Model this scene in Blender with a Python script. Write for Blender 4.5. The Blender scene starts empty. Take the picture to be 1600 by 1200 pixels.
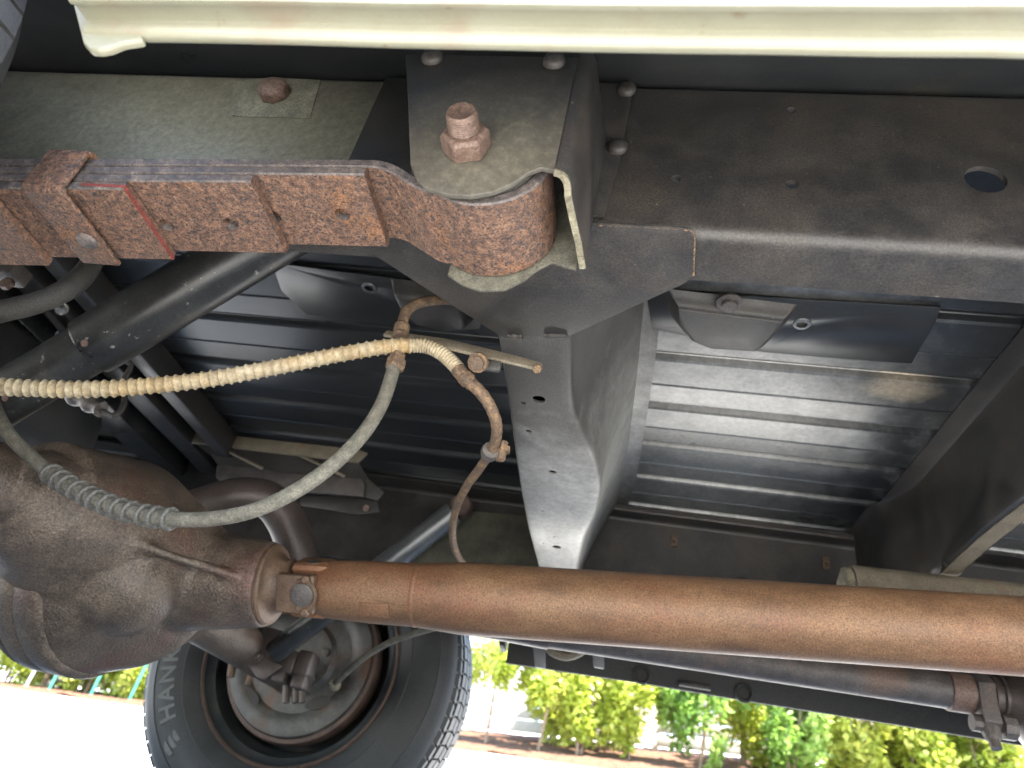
import bpy, bmesh, math, random
from mathutils import Vector, Matrix, noise
random.seed(7)
R = math.radians
SC = bpy.context.scene
COL = SC.collection

# ------------------------------------------------------------------ camera
FPX = 1109.0                      # focal length in pixels of a 1600 px wide picture
_nx = Vector((-6400., -640., FPX)).normalized()      # rearward direction in camera axes (right, down, forward)
_y = Vector((105., 740., FPX)).normalized()
_X = -_nx
_Y = (_y - _X * _y.dot(_X)).normalized()
_Z = _X.cross(_Y)
# world vectors of the camera's right / down / forward axes
CR = Vector((_X.x, _Y.x, _Z.x)); CD = Vector((_X.y, _Y.y, _Z.y)); CF = Vector((_X.z, _Y.z, _Z.z))
cam = bpy.data.cameras.new('camera')
cam.sensor_width = 36.0
cam.lens = FPX / 1600 * 36
cam.clip_start = 0.02
cam.clip_end = 400
cam.dof.use_dof = True; cam.dof.focus_distance = .68; cam.dof.aperture_fstop = 8.0
camo = bpy.data.objects.new('camera', cam)
COL.objects.link(camo)
m = Matrix.Identity(4)
for i in range(3):
    m[i][0] = CR[i]; m[i][1] = -CD[i]; m[i][2] = -CF[i]
camo.matrix_world = m
SC.camera = camo

# ------------------------------------------------------------------ light
SUN_EL, SUN_AZ = R(64), R(-24)     # azimuth of the sun measured from +X towards +Y
w = bpy.data.worlds.new('World'); SC.world = w; w.use_nodes = True
nt = w.node_tree
sky = nt.nodes.new('ShaderNodeTexSky'); sky.sky_type = 'NISHITA'; sky.sun_disc = False
sky.sun_elevation = SUN_EL
sky.sun_rotation = R(90) - SUN_AZ
bg = nt.nodes['Background']; bg.inputs['Strength'].default_value = 0.14
nt.links.new(sky.outputs[0], bg.inputs['Color'])
sl = bpy.data.lights.new('sun', 'SUN'); sl.energy = 5.0; sl.angle = R(0.53); sl.color = (1.0, 0.95, 0.86)
so = bpy.data.objects.new('sun', sl); COL.objects.link(so)
sd = Vector((math.cos(SUN_AZ) * math.cos(SUN_EL), math.sin(SUN_AZ) * math.cos(SUN_EL), math.sin(SUN_EL)))
so.rotation_euler = sd.to_track_quat('Z', 'Y').to_euler()
so.location = sd * 20
vs = SC.view_settings
vs.view_transform = 'Standard'; vs.look = 'None'; vs.gamma = 1.0; vs.use_curve_mapping = False
vs.exposure = 3.25
SC.cycles.max_bounces = 10; SC.cycles.diffuse_bounces = 6; SC.cycles.glossy_bounces = 4
SC.cycles.use_denoising = True
SC.cycles.caustics_reflective = False; SC.cycles.caustics_refractive = False

# ------------------------------------------------------------------ helpers
def U(px, py, X=None, Y=None, Z=None):
    """the point seen at a pixel of the photograph, on a plane of the truck"""
    d = CR * (px - 800) + CD * (py - 600) + CF * FPX
    if X is not None: return d * (X / d.x)
    if Y is not None: return d * (Y / d.y)
    return d * (Z / d.z)

def UP(pts, **k): return [U(a, b, **k) for a, b in pts]

WL = {}
def setup(o, me_pts, parent):
    pass

def build(name, bm, mat, parent=None, smooth=True, ang=34, solid=None, cutter=None, bevel=None, kind=None, label=None, mods=None, edge_mat=None):
    """one mesh object from a bmesh in scene coordinates, origin moved to its middle"""
    bmesh.ops.recalc_face_normals(bm, faces=bm.faces[:])
    me = bpy.data.meshes.new(name); bm.to_mesh(me); bm.free()
    o = bpy.data.objects.new(name, me); COL.objects.link(o)
    tmp = []
    if solid:
        md = o.modifiers.new('s', 'SOLIDIFY'); md.thickness = abs(solid); md.offset = 1 if solid > 0 else -1
    if cutter is not None:
        bmesh.ops.recalc_face_normals(cutter, faces=cutter.faces[:])
        cm = bpy.data.meshes.new('c'); cutter.to_mesh(cm); cutter.free()
        co = bpy.data.objects.new('c', cm); COL.objects.link(co); tmp.append(co)
        md = o.modifiers.new('b', 'BOOLEAN'); md.operation = 'DIFFERENCE'; md.solver = 'EXACT'; md.object = co
    if bevel:
        md = o.modifiers.new('v', 'BEVEL'); md.width = bevel; md.segments = 2; md.limit_method = 'ANGLE'; md.angle_limit = R(40)
    if mods: mods(o)
    if o.modifiers:
        dg = bpy.context.evaluated_depsgraph_get(); dg.update()
        nm = bpy.data.meshes.new_from_object(o.evaluated_get(dg))
        o.modifiers.clear(); o.data = nm; bpy.data.meshes.remove(me); me = nm; me.name = name
    for t in tmp:
        cm = t.data; bpy.data.objects.remove(t); bpy.data.meshes.remove(cm)
    if len(me.vertices):
        lo = Vector((1e9,) * 3); hi = Vector((-1e9,) * 3)
        for v in me.vertices:
            for i in range(3):
                lo[i] = min(lo[i], v.co[i]); hi[i] = max(hi[i], v.co[i])
        c = (lo + hi) / 2
    else: c = Vector()
    me.transform(Matrix.Translation(-c))
    me.materials.clear(); me.materials.append(mat)
    for p in me.polygons: p.use_smooth = smooth; p.material_index = 0
    if smooth: me.set_sharp_from_angle(angle=R(ang))
    if edge_mat:
        me.materials.append(edge_mat)
        for p in me.polygons:
            if abs(p.normal.y) > .55: p.material_index = 1
    WL[o] = c
    if parent is not None:
        o.parent = parent; o.location = c - WL[parent]
    else: o.location = c
    if kind: o['kind'] = kind
    if label: o['label'] = label
    return o

def copy_part(src, wl, parent, rot=None):
    o = src.copy(); COL.objects.link(o); o.parent = parent
    WL[o] = Vector(wl); o.location = WL[o] - (WL[parent] if parent else Vector())
    if rot is not None: o.rotation_euler = rot
    return o

def thing(name, label, cat, loc, group=None):
    o = bpy.data.objects.new(name, None); COL.objects.link(o)
    o.empty_display_size = .1
    o.location = loc; WL[o] = Vector(loc)
    o['label'] = label; o['category'] = cat
    if group: o['group'] = group
    return o

def B(): return bmesh.new()

def prism(bm, pts, vec):
    a = [bm.verts.new(p) for p in pts]; b = [bm.verts.new(Vector(p) + vec) for p in pts]
    n = len(a)
    bm.faces.new(a); bm.faces.new(list(reversed(b)))
    for i in range(n): bm.faces.new((a[i], a[(i + 1) % n], b[(i + 1) % n], b[i]))

def box(bm, lo, hi, M=None):
    lo = Vector(lo); hi = Vector(hi)
    vs_ = []
    for z in (0, 1):
        for (x, y) in ((0, 0), (1, 0), (1, 1), (0, 1)):
            p = Vector((hi.x if x else lo.x, hi.y if y else lo.y, hi.z if z else lo.z))
            vs_.append(bm.verts.new(M @ p if M else p))
    for f in ((0, 3, 2, 1), (4, 5, 6, 7), (0, 1, 5, 4), (1, 2, 6, 5), (2, 3, 7, 6), (3, 0, 4, 7)):
        bm.faces.new([vs_[i] for i in f])

def loft(bm, rings, closed=True, caps=True):
    vr = [[bm.verts.new(p) for p in r] for r in rings]
    n = len(vr[0])
    for a, b in zip(vr, vr[1:]):
        for i in range(n if closed else n - 1):
            bm.faces.new((a[i], a[(i + 1) % n], b[(i + 1) % n], b[i]))
    if caps and closed:
        bm.faces.new(list(reversed(vr[0]))); bm.faces.new(vr[-1])
    return vr

def frame(d):
    d = Vector(d).normalized()
    a = Vector((0, 0, 1)) if abs(d.z) < .9 else Vector((1, 0, 0))
    u = a.cross(d).normalized(); v = d.cross(u)
    return d, u, v

def lathe(bm, prof, org, axis, n=32, ph=0., caps=True, close=False):
    """prof: list of (radius, distance along axis)"""
    d, u, v = frame(axis); org = Vector(org)
    rings = []
    for r, h in prof:
        rings.append([org + d * h + u * (r * math.cos(ph + 2 * math.pi * i / n)) + v * (r * math.sin(ph + 2 * math.pi * i / n)) for i in range(n)])
    if close: rings.append(rings[0])
    vr = [[bm.verts.new(p) for p in r] for r in (rings[:-1] if close else rings)]
    if close: vr.append(vr[0])
    for a, b in zip(vr, vr[1:]):
        for i in range(n): bm.faces.new((a[i], a[(i + 1) % n], b[(i + 1) % n], b[i]))
    if caps and not close:
        bm.faces.new(list(reversed(vr[0]))); bm.faces.new(vr[-1])

def cyl(bm, a, b, r, n=16, r2=None):
    a = Vector(a); b = Vector(b)
    lathe(bm, [(r, 0), (r if r2 is None else r2, (b - a).length)], a, b - a, n)

def catmull(pts, step):
    P = [Vector(p) for p in pts]
    P = [P[0] * 2 - P[1]] + P + [P[-1] * 2 - P[-2]]
    out = []
    for i in range(1, len(P) - 2):
        a, b, c, d = P[i - 1:i + 3]
        k = max(2, int((c - b).length / step))
        for j in range(k):
            t = j / k
            out.append(.5 * ((2 * b) + (c - a) * t + (2 * a - 5 * b + 4 * c - d) * t * t + (3 * b - a - 3 * c + d) * t ** 3))
    out.append(P[-2])
    return out

def tube(bm, pts, rad, n=16, step=.01, raw=False):
    """swept tube; rad is a number or a function of arc length"""
    path = pts if raw else catmull(pts, step)
    rings = []; s = 0
    d0, u, v = frame(path[1] - path[0])
    for i, p in enumerate(path):
        d = (path[min(i + 1, len(path) - 1)] - path[max(i - 1, 0)]).normalized()
        u = (u - d * u.dot(d)).normalized(); v = d.cross(u)
        if i: s += (p - path[i - 1]).length
        r = rad(s) if callable(rad) else rad
        rings.append([p + u * (r * math.cos(2 * math.pi * k / n)) + v * (r * math.sin(2 * math.pi * k / n)) for k in range(n)])
    loft(bm, rings)
    return path

def arclen(path):
    return sum((b - a).length for a, b in zip(path, path[1:]))

def nut_bm(bm, org, axis, r, h, shaft=0, sh=0, ph=0.0):
    lathe(bm, [(r * .86, 0), (r, .0)] if False else [(r, 0), (r, h * .82), (r * .86, h)], org, axis, 6, ph)
    if sh:
        d = Vector(axis).normalized()
        lathe(bm, [(shaft, 0), (shaft, sh * .88), (shaft * .82, sh)], Vector(org) + d * h * .99, axis, 20)

def lerp_table(tab, x):
    if x <= tab[0][0]: return tab[0][1]
    for (a, fa), (b, fb) in zip(tab, tab[1:]):
        if x <= b: return fa + (fb - fa) * (x - a) / (b - a)
    return tab[-1][1]

# ------------------------------------------------------------------ materials
def ramp(N, L, src, stops):
    r = N.new('ShaderNodeValToRGB')
    els = r.color_ramp.elements
    while len(els) < len(stops): els.new(.5)
    for e, (p, c) in zip(els, stops):
        e.position = p; e.color = (*c, 1) if len(c) == 3 else c
    L.new(src, r.inputs[0])
    return r.outputs[0]

TONE = .66      # darkens all truck colours evenly to balance the exposure set for the garden
def mk(name, stops, scale=30., detail=8., rough=(.5, .8), metal=0., bump=.2, bscale=250., bdist=.0006, speck=None, patch=None, spec=.5, stretch=None, coat=0, grain=.45, gscale=520):
    """stops: colour ramp over a multi-octave noise; speck=(colour, scale, threshold); patch=(colour, scale, lo, hi)"""
    kk = lambda c: tuple(v * TONE for v in c[:3])
    stops = [(p, kk(c)) for p, c in stops]
    if speck: speck = (kk(speck[0]), *speck[1:])
    if patch: patch = (kk(patch[0]), *patch[1:])
    mt = bpy.data.materials.new(name); mt.use_nodes = True
    t = mt.node_tree; N = t.nodes; L = t.links
    bs = N['Principled BSDF']
    tc = N.new('ShaderNodeTexCoord')
    co = tc.outputs['Object']
    if stretch:
        mp = N.new('ShaderNodeMapping'); mp.inputs['Scale'].default_value = stretch
        L.new(co, mp.inputs[0]); co2 = mp.outputs[0]
    else: co2 = co
    n1 = N.new('ShaderNodeTexNoise'); n1.inputs['Scale'].default_value = scale; n1.inputs['Detail'].default_value = detail
    n1.inputs['Roughness'].default_value = .68
    L.new(co2, n1.inputs['Vector'])
    c = ramp(N, L, n1.outputs['Fac'], stops)
    if patch:
        pc, ps, lo, hi = patch
        n3 = N.new('ShaderNodeTexNoise'); n3.inputs['Scale'].default_value = ps; n3.inputs['Detail'].default_value = 7
        n3.inputs['Roughness'].default_value = .65
        L.new(co2, n3.inputs['Vector'])
        f = ramp(N, L, n3.outputs['Fac'], [(lo, (0, 0, 0)), (hi, (1, 1, 1))])
        mx = N.new('ShaderNodeMixRGB'); L.new(f, mx.inputs[0]); L.new(c, mx.inputs[1]); mx.inputs[2].default_value = (*pc, 1)
        c = mx.outputs[0]
    if speck:
        sc_, ss, th = speck
        n2 = N.new('ShaderNodeTexNoise'); n2.inputs['Scale'].default_value = ss; n2.inputs['Detail'].default_value = 3
        L.new(co, n2.inputs['Vector'])
        f = ramp(N, L, n2.outputs['Fac'], [(th, (0, 0, 0)), (min(1, th + .08), (1, 1, 1))])
        mx = N.new('ShaderNodeMixRGB'); L.new(f, mx.inputs[0]); L.new(c, mx.inputs[1]); mx.inputs[2].default_value = (*sc_, 1)
        c = mx.outputs[0]
    if grain:
        n5 = N.new('ShaderNodeTexNoise'); n5.inputs['Scale'].default_value = gscale; n5.inputs['Detail'].default_value = 4; n5.inputs['Roughness'].default_value = .7
        L.new(co, n5.inputs['Vector'])
        g5 = N.new('ShaderNodeMapRange'); g5.inputs['From Min'].default_value = .32; g5.inputs['From Max'].default_value = .68
        g5.inputs['To Min'].default_value = 1 - grain; g5.inputs['To Max'].default_value = 1 + grain
        L.new(n5.outputs['Fac'], g5.inputs[0])
        vm = N.new('ShaderNodeVectorMath'); vm.operation = 'SCALE'
        L.new(c, vm.inputs[0]); L.new(g5.outputs[0], vm.inputs['Scale'])
        c = vm.outputs[0]
    L.new(c, bs.inputs['Base Color'])
    mr = N.new('ShaderNodeMapRange'); mr.inputs['From Min'].default_value = .3; mr.inputs['From Max'].default_value = .7
    mr.inputs['To Min'].default_value = rough[0]; mr.inputs['To Max'].default_value = rough[1]
    L.new(n1.outputs['Fac'], mr.inputs[0]); L.new(mr.outputs[0], bs.inputs['Roughness'])
    bs.inputs['Metallic'].default_value = metal
    bs.inputs['Specular IOR Level'].default_value = spec
    bs.inputs['Coat Weight'].default_value = coat
    if bump:
        n4 = N.new('ShaderNodeTexNoise'); n4.inputs['Scale'].default_value = bscale; n4.inputs['Detail'].default_value = 5
        L.new(co, n4.inputs['Vector'])
        bp = N.new('ShaderNodeBump'); bp.inputs['Strength'].default_value = bump; bp.inputs['Distance'].default_value = bdist
        L.new(n4.outputs['Fac'], bp.inputs['Height']); L.new(bp.outputs[0], bs.inputs['Normal'])
    return mt

M = {}
M['leaf'] = mk('rusty_spring_steel', [(.30, (.05, .032, .027)), (.43, (.13, .074, .052)), (.56, (.225, .122, .078)), (.72, (.34, .20, .13))], 170, 10, (.5, .8), .15, .9, 480, .0011,
               speck=((.05, .046, .048), 430, .55), patch=((.32, .145, .06), 18, .55, .72), grain=.55, gscale=700)
M['leaf_edge'] = mk('worn_rust', [(.3, (.06, .055, .06)), (.5, (.13, .11, .105)), (.7, (.26, .21, .18))], 80, 10, (.5, .8), .25, .6, 380, .001)
M['shaft'] = mk('surface_rust', [(.30, (.15, .08, .045)), (.5, (.25, .135, .07)), (.66, (.33, .185, .098)), (.8, (.42, .285, .175))], 20, 13, (.45, .65), .25, .5, 520, .0007,
                speck=((.15, .095, .06), 360, .60), patch=((.27, .105, .055), 9, .48, .70), stretch=(.45, 1, 1), grain=.5)
M['yoke'] = mk('joint_rust', [(.30, (.09, .055, .038)), (.5, (.155, .095, .062)), (.7, (.24, .15, .095))], 40, 11, (.5, .7), .2, .6, 420, .0008, grain=.4)
M['cast'] = mk('rusty_cast_iron', [(.28, (.065, .048, .038)), (.45, (.12, .09, .07)), (.6, (.175, .132, .10)), (.75, (.25, .19, .135))], 24, 12, (.36, .56), .2, 1.0, 300, .0016,
               speck=((.36, .27, .18), 220, .70), patch=((.145, .075, .055), 9, .52, .70), grain=.55, gscale=380)
M['chassis'] = mk('chassis_black', [(.3, (.027, .0255, .0245)), (.5, (.046, .042, .0395)), (.68, (.07, .062, .055)), (.8, (.115, .10, .082))], 22, 11, (.34, .58), .1, .35, 380, .0005,
                  speck=((.25, .21, .165), 190, .725), patch=((.088, .07, .055), 7, .5, .78))
M['dusty'] = mk('dusty_olive', [(.3, (.035, .034, .028)), (.45, (.085, .082, .058)), (.6, (.16, .15, .105)), (.75, (.24, .225, .16))], 9, 12, (.6, .9), 0, .6, 420, .0008,
                speck=((.03, .03, .028), 300, .66))
M['bed'] = mk('bed_paint', [(.3, (.03, .033, .036)), (.5, (.045, .048, .051)), (.7, (.07, .072, .072))], 8, 11, (.26, .36), .45, .12, 160, .0005,
              speck=((.03, .03, .03), 90, .69), patch=((.10, .09, .07), 5, .62, .8), stretch=(.5, 1, 1), grain=.15)
M['grey'] = mk('grey_primer', [(.3, (.05, .046, .043)), (.5, (.085, .080, .074)), (.66, (.15, .143, .132)), (.8, (.22, .21, .195))], 7, 11, (.36, .6), .25, .3, 330, .0005,
               speck=((.05, .047, .045), 150, .68))
M['cream'] = mk('cream_paint', [(.3, (.215, .208, .150)), (.5, (.26, .253, .185)), (.75, (.30, .29, .225))], 6, 8, (.25, .42), 0, .08, 40, .002,
                speck=((.17, .12, .07), 70, .68), patch=((.24, .18, .13), 16, .54, .74), coat=.1, grain=.05)
M['shock'] = mk('shock_black', [(.3, (.022, .022, .022)), (.55, (.036, .036, .036)), (.75, (.06, .058, .055))], 18, 9, (.25, .42), .1, .2, 200, .0005,
                speck=((.30, .29, .26), 140, .665), patch=((.10, .09, .075), 25, .60, .78))
M['chrome'] = mk('worn_chrome', [(.3, (.16, .165, .165)), (.6, (.22, .225, .225)), (.8, (.27, .27, .26))], 25, 6, (.3, .42), .6, .05, 200, .0003, grain=.15)
M['silver'] = mk('zinc_plate', [(.3, (.45, .44, .40)), (.6, (.62, .61, .57)), (.8, (.7, .68, .62))], 60, 8, (.25, .45), .8, .2, 200, .0004)
M['hose_cream'] = mk('cream_hose_guard', [(.3, (.27, .205, .12)), (.5, (.47, .385, .25)), (.7, (.60, .52, .37))], 60, 11, (.55, .85), 0, .4, 380, .0006, patch=((.40, .26, .10), 8, .52, .70), grain=.3, gscale=300)
M['hose_grey'] = mk('grey_rubber_hose', [(.3, (.085, .077, .058)), (.5, (.15, .138, .11)), (.7, (.235, .215, .17))], 90, 10, (.7, .95), 0, .8, 600, .0008)
M['hose_dark'] = mk('dark_rubber_hose', [(.3, (.03, .028, .025)), (.6, (.06, .055, .048)), (.8, (.09, .08, .065))], 60, 8, (.6, .9), 0, .5, 400, .0006)
M['tan'] = mk('tan_dusted_steel', [(.3, (.15, .12, .085)), (.5, (.25, .21, .15)), (.7, (.34, .29, .21))], 22, 10, (.55, .85), .1, .5, 350, .0008, patch=((.30, .18, .10), 20, .58, .72))
M['line_rust'] = mk('rusty_brake_line', [(.3, (.07, .045, .03)), (.5, (.17, .11, .07)), (.62, (.30, .19, .10)), (.78, (.48, .34, .18))], 110, 10, (.6, .9), .1, .8, 500, .001)
M['rubber'] = mk('tyre_rubber', [(.3, (.022, .022, .022)), (.5, (.038, .038, .037)), (.75, (.065, .063, .06))], 14, 9, (.55, .8), 0, .25, 300, .0005, patch=((.08, .078, .072), 6, .6, .85))
M['rubber_text'] = mk('rubber_lettering', [(.3, (.10, .10, .095)), (.7, (.15, .15, .14))], 30, 6, (.5, .7), 0, .1)
M['rim'] = mk('rim_steel', [(.3, (.025, .03, .032)), (.55, (.045, .05, .052)), (.75, (.09, .075, .06))], 16, 9, (.4, .65), .2, .3, 250, .0006, patch=((.14, .065, .04), 10, .6, .75))
M['rim_lip'] = mk('rusty_rim_lip', [(.3, (.07, .045, .036)), (.55, (.13, .08, .06)), (.75, (.22, .15, .11))], 60, 9, (.5, .75), .1, .4, 300)
M['plate'] = mk('brake_plate', [(.3, (.05, .046, .042)), (.5, (.11, .106, .096)), (.7, (.19, .185, .17))], 22, 11, (.4, .65), .2, .5, 260, .001, patch=((.12, .06, .033), 9, .52, .66))
M['exhaust'] = mk('exhaust_steel', [(.3, (.075, .064, .06)), (.5, (.125, .108, .10)), (.7, (.18, .16, .145))], 26, 11, (.45, .65), .25, .6, 420, .0009, patch=((.20, .12, .085), 6, .57, .72))
M['exhaust_dark'] = mk('tailpipe_brown', [(.3, (.06, .045, .04)), (.5, (.095, .073, .064)), (.7, (.13, .105, .092))], 12, 9, (.35, .6), .3, .4, 300, .0007)
M['bolt'] = mk('bolt_rust_pale', [(.3, (.125, .075, .058)), (.5, (.195, .125, .096)), (.7, (.285, .20, .16))], 160, 9, (.5, .75), .2, .5, 400, .0006)
M['strap'] = mk('dull_strap', [(.3, (.22, .22, .225)), (.7, (.30, .30, .31))], 30, 6, (.4, .6), .3, .1, grain=.1)
M['coil'] = mk('coil_guard', [(.3, (.05, .048, .042)), (.5, (.10, .095, .085)), (.7, (.24, .225, .19))], 220, 8, (.5, .8), .1, .4, 400, grain=.3)
M['red'] = mk('red_paint_mark', [(.3, (.10, .03, .025)), (.5, (.20, .04, .03)), (.7, (.28, .06, .045))], 90, 8, (.5, .8), 0, .3)
M['worn_edge'] = mk('worn_cream_edge', [(.3, (.10, .085, .06)), (.5, (.28, .25, .17)), (.7, (.46, .42, .30))], 60, 10, (.6, .85), 0, .6, 300, .0008)
M['back_plate'] = mk('back_plate_olive', [(.3, (.06, .056, .042)), (.5, (.10, .094, .07)), (.7, (.20, .185, .13))], 40, 10, (.5, .8), 0, .4, 300, .0006, patch=((.05, .045, .035), 40, .55, .75))
TONE = 1.0
M['concrete'] = mk('driveway_concrete', [(.3, (.44, .44, .42)), (.5, (.50, .495, .475)), (.7, (.55, .545, .52))], 3, 12, (.8, .95), 0, .4, 60, .003)
M['mulch'] = mk('bark_mulch', [(.3, (.035, .015, .006)), (.5, (.085, .036, .016)), (.7, (.16, .08, .04))], 14, 12, (.85, 1), 0, 1, 25, .03)
M['soil'] = mk('grass_ground', [(.3, (.10, .14, .03)), (.6, (.17, .22, .06)), (.8, (.26, .27, .11))], 6, 12, (.85, 1), 0, 1, 25, .03)
M['white'] = mk('white_fence_paint', [(.3, (.36, .34, .31)), (.6, (.46, .44, .40)), (.8, (.52, .50, .46))], 5, 8, (.4, .6), 0, .1, 60)
M['trunk'] = mk('shrub_bark', [(.3, (.12, .08, .05)), (.6, (.24, .17, .11)), (.8, (.33, .26, .18))], 20, 9, (.8, 1), 0, .8, 60, .005)
M['stake'] = mk('green_stake', [(.3, (.03, .16, .12)), (.7, (.06, .26, .20))], 10, 5, (.4, .6), 0, 0)
M['stake_grey'] = mk('grey_stake', [(.3, (.3, .32, .33)), (.7, (.42, .44, .45))], 10, 5, (.4, .6), 0, 0)

def mix_stain_or_light(name, a, b, centre, radii):
    """material a with a stain or painted light in colours b: an irregular patch round a point of the object"""
    mt = a.copy(); mt.name = name
    t = mt.node_tree; N = t.nodes; L = t.links
    bs = N['Principled BSDF']
    src = bs.inputs['Base Color'].links[0].from_socket
    tc = N.new('ShaderNodeTexCoord')
    mp = N.new('ShaderNodeVectorMath'); mp.operation = 'SUBTRACT'; mp.inputs[1].default_value = centre
    L.new(tc.outputs['Object'], mp.inputs[0])
    dv = N.new('ShaderNodeVectorMath'); dv.operation = 'DIVIDE'; dv.inputs[1].default_value = radii
    L.new(mp.outputs[0], dv.inputs[0])
    ln = N.new('ShaderNodeVectorMath'); ln.operation = 'LENGTH'; L.new(dv.outputs[0], ln.inputs[0])
    nz = N.new('ShaderNodeTexNoise'); nz.inputs['Scale'].default_value = 28; nz.inputs['Detail'].default_value = 9; nz.inputs['Roughness'].default_value = .7
    L.new(tc.outputs['Object'], nz.inputs['Vector'])
    ad = N.new('ShaderNodeMath'); ad.operation = 'MULTIPLY_ADD'; L.new(nz.outputs['Fac'], ad.inputs[0]); ad.inputs[1].default_value = 1.3; L.new(ln.outputs['Value'], ad.inputs[2])
    f = ramp(N, L, ad.outputs[0], [(0., (1, 1, 1)), (.5, (1, 1, 1)), (1., (0, 0, 0))])
    mr = [n for n in N if n.type == 'VALTORGB'][-1]
    sc = N.new('ShaderNodeMath'); sc.operation = 'MULTIPLY'; L.new(ad.outputs[0], sc.inputs[0]); sc.inputs[1].default_value = .5
    L.new(sc.outputs[0], mr.inputs[0])
    n1 = N.new('ShaderNodeTexNoise'); n1.inputs['Scale'].default_value = 130; n1.inputs['Detail'].default_value = 12; n1.inputs['Roughness'].default_value = .82; L.new(tc.outputs['Object'], n1.inputs['Vector'])
    cb = ramp(N, L, n1.outputs['Fac'], [(p, tuple(v * TONE / .78 for v in c)) for p, c in b])
    mx = N.new('ShaderNodeMixRGB'); L.new(f, mx.inputs[0]); L.new(src, mx.inputs[1]); L.new(cb, mx.inputs[2])
    L.new(mx.outputs[0], bs.inputs['Base Color'])
    return mt
OLIVE = [(.3, (.065, .06, .043)), (.5, (.12, .112, .082)), (.7, (.19, .178, .135))]
M['rail_dirt'] = mix_stain_or_light('rail_with_olive_dirt', M['chassis'], OLIVE, (.30, 0, -.02), (.40, 1, .15))
M['tab_olive'] = mk('olive_dirt', OLIVE, 40, 10, (.6, .9), 0, .4, 300)
M['hanger_dirt'] = mix_stain_or_light('hanger_with_scuffs', M['chassis'], [(.3, (.05, .045, .037)), (.52, (.085, .077, .06)), (.7, (.15, .135, .10))], (.02, 0, -.03), (.07, 1, .07))
M['grey_worn'] = mix_stain_or_light('grey_primer_worn_bright', M['grey'], [(.3, (.15, .145, .135)), (.5, (.23, .225, .21)), (.7, (.31, .305, .29))], (.0, .14, -.1), (.16, .26, 1))

M['bed_spray_light'] = mix_stain_or_light('bed_paint_with_overspray_and_painted_light', M['bed'], [(.3, (.12, .118, .113)), (.5, (.175, .172, .164)), (.7, (.245, .24, .228))], (.37, .13, 0), (.20, .42, 1))  # grey overspray, also painted brightness for light reflected in the bed
M['bed_spray_light'] = mix_stain_or_light('bed_paint_with_two_painted_light_patches', M['bed_spray_light'], [(.3, (.16, .16, .157)), (.5, (.22, .22, .214)), (.7, (.30, .297, .29))], (1.05, .13, 0), (.30, .42, 1))  # second pale patch: reflected brightness painted into the bed colour further forward
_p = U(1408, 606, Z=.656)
M['bed_spray_light'] = mix_stain_or_light('bed_paint_with_painted_light_and_tan_spot', M['bed_spray_light'], [(.3, (.12, .10, .07)), (.5, (.22, .18, .13)), (.7, (.34, .29, .21))], (_p.x + .2, _p.y - .9675, 0), (.045, .028, 1))

def leafmat(name, a, b, c):
    mt = bpy.data.materials.new(name); mt.use_nodes = True
    t = mt.node_tree; N = t.nodes; L = t.links
    bs = N['Principled BSDF']
    at = N.new('ShaderNodeAttribute'); at.attribute_name = 'tint'
    c_ = ramp(N, L, at.outputs['Fac'], [(0., a), (.5, b), (1., c)])
    L.new(c_, bs.inputs['Base Color']); bs.inputs['Roughness'].default_value = .45
    tr = N.new('ShaderNodeBsdfTranslucent'); L.new(c_, tr.inputs[0])
    mx = N.new('ShaderNodeMixShader'); mx.inputs[0].default_value = .5
    out = N['Material Output']
    L.new(bs.outputs[0], mx.inputs[1]); L.new(tr.outputs[0], mx.inputs[2]); L.new(mx.outputs[0], out.inputs[0])
    return mt
M['leaf_yellow'] = leafmat('yellow_green_leaves', (.22, .28, .03), (.38, .45, .06), (.58, .58, .16))
M['leaf_green'] = leafmat('green_leaves', (.11, .21, .03), (.22, .36, .07), (.36, .48, .13))

# ------------------------------------------------------------------ the ground
GZ = -.110
def ground_z(x, y):
    xx = max(-14, min(12, x))
    s = y - 2.6
    if s <= 0: return GZ
    s = s * s / (s + .6)
    return GZ + s * (.1475 + .0072 * (xx + 1.5)) + .04 * max(0, y - 9.9)

def ground_sheet(name, x0, x1, y0, y1, nx, ny, mat, dz, jitter=0, edge=0):
    bm = B(); g = []
    for j in range(ny + 1):
        row = []
        for i in range(nx + 1):
            x = x0 + (x1 - x0) * i / nx; y = y0 + (y1 - y0) * j / ny
            if edge and j == 0: y += edge * noise.noise(Vector((x * 1.3, 3, 0))) + edge * .5 * noise.noise(Vector((x * 5, 7, 0)))
            z = ground_z(x, y) + dz + (jitter * (noise.noise(Vector((x * 7, y * 7, 0))) + .6 * noise.noise(Vector((x * 23, y * 23, 4)))) if j else -.04)
            row.append(bm.verts.new((x, y, z)))
        g.append(row)
    for j in range(ny):
        for i in range(nx): bm.faces.new((g[j][i], g[j][i + 1], g[j + 1][i + 1], g[j + 1][i]))
    return build(name, bm, mat, kind='structure', ang=60)

def ybands(bands):
    pass
bm = B(); g = []
xs = [-200, -80, -40, -20, -14] + [-14 + 1.3 * i for i in range(1, 20)] + [12, 20, 40, 80, 200]
ys = [-200, -80, -30, -10, -3, 0, 2.6] + [2.6 + .3 * i for i in range(1, 12)] + [6.5, 8, 9.95, 11, 13, 15, 20, 30, 60, 200]
for y in ys:
    g.append([bm.verts.new((x, y, ground_z(x, min(y, 16)) - (.0 if y < 9 else .02))) for x in xs])
for j in range(len(ys) - 1):
    for i in range(len(xs) - 1): bm.faces.new((g[j][i], g[j][i + 1], g[j + 1][i + 1], g[j + 1][i]))
build('ground', bm, M['concrete'], kind='structure', ang=60)
ground_sheet('mulch_bed', -12, 8, 9.9, 13.4, 260, 40, M['mulch'], .012, .025, .22)

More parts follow.
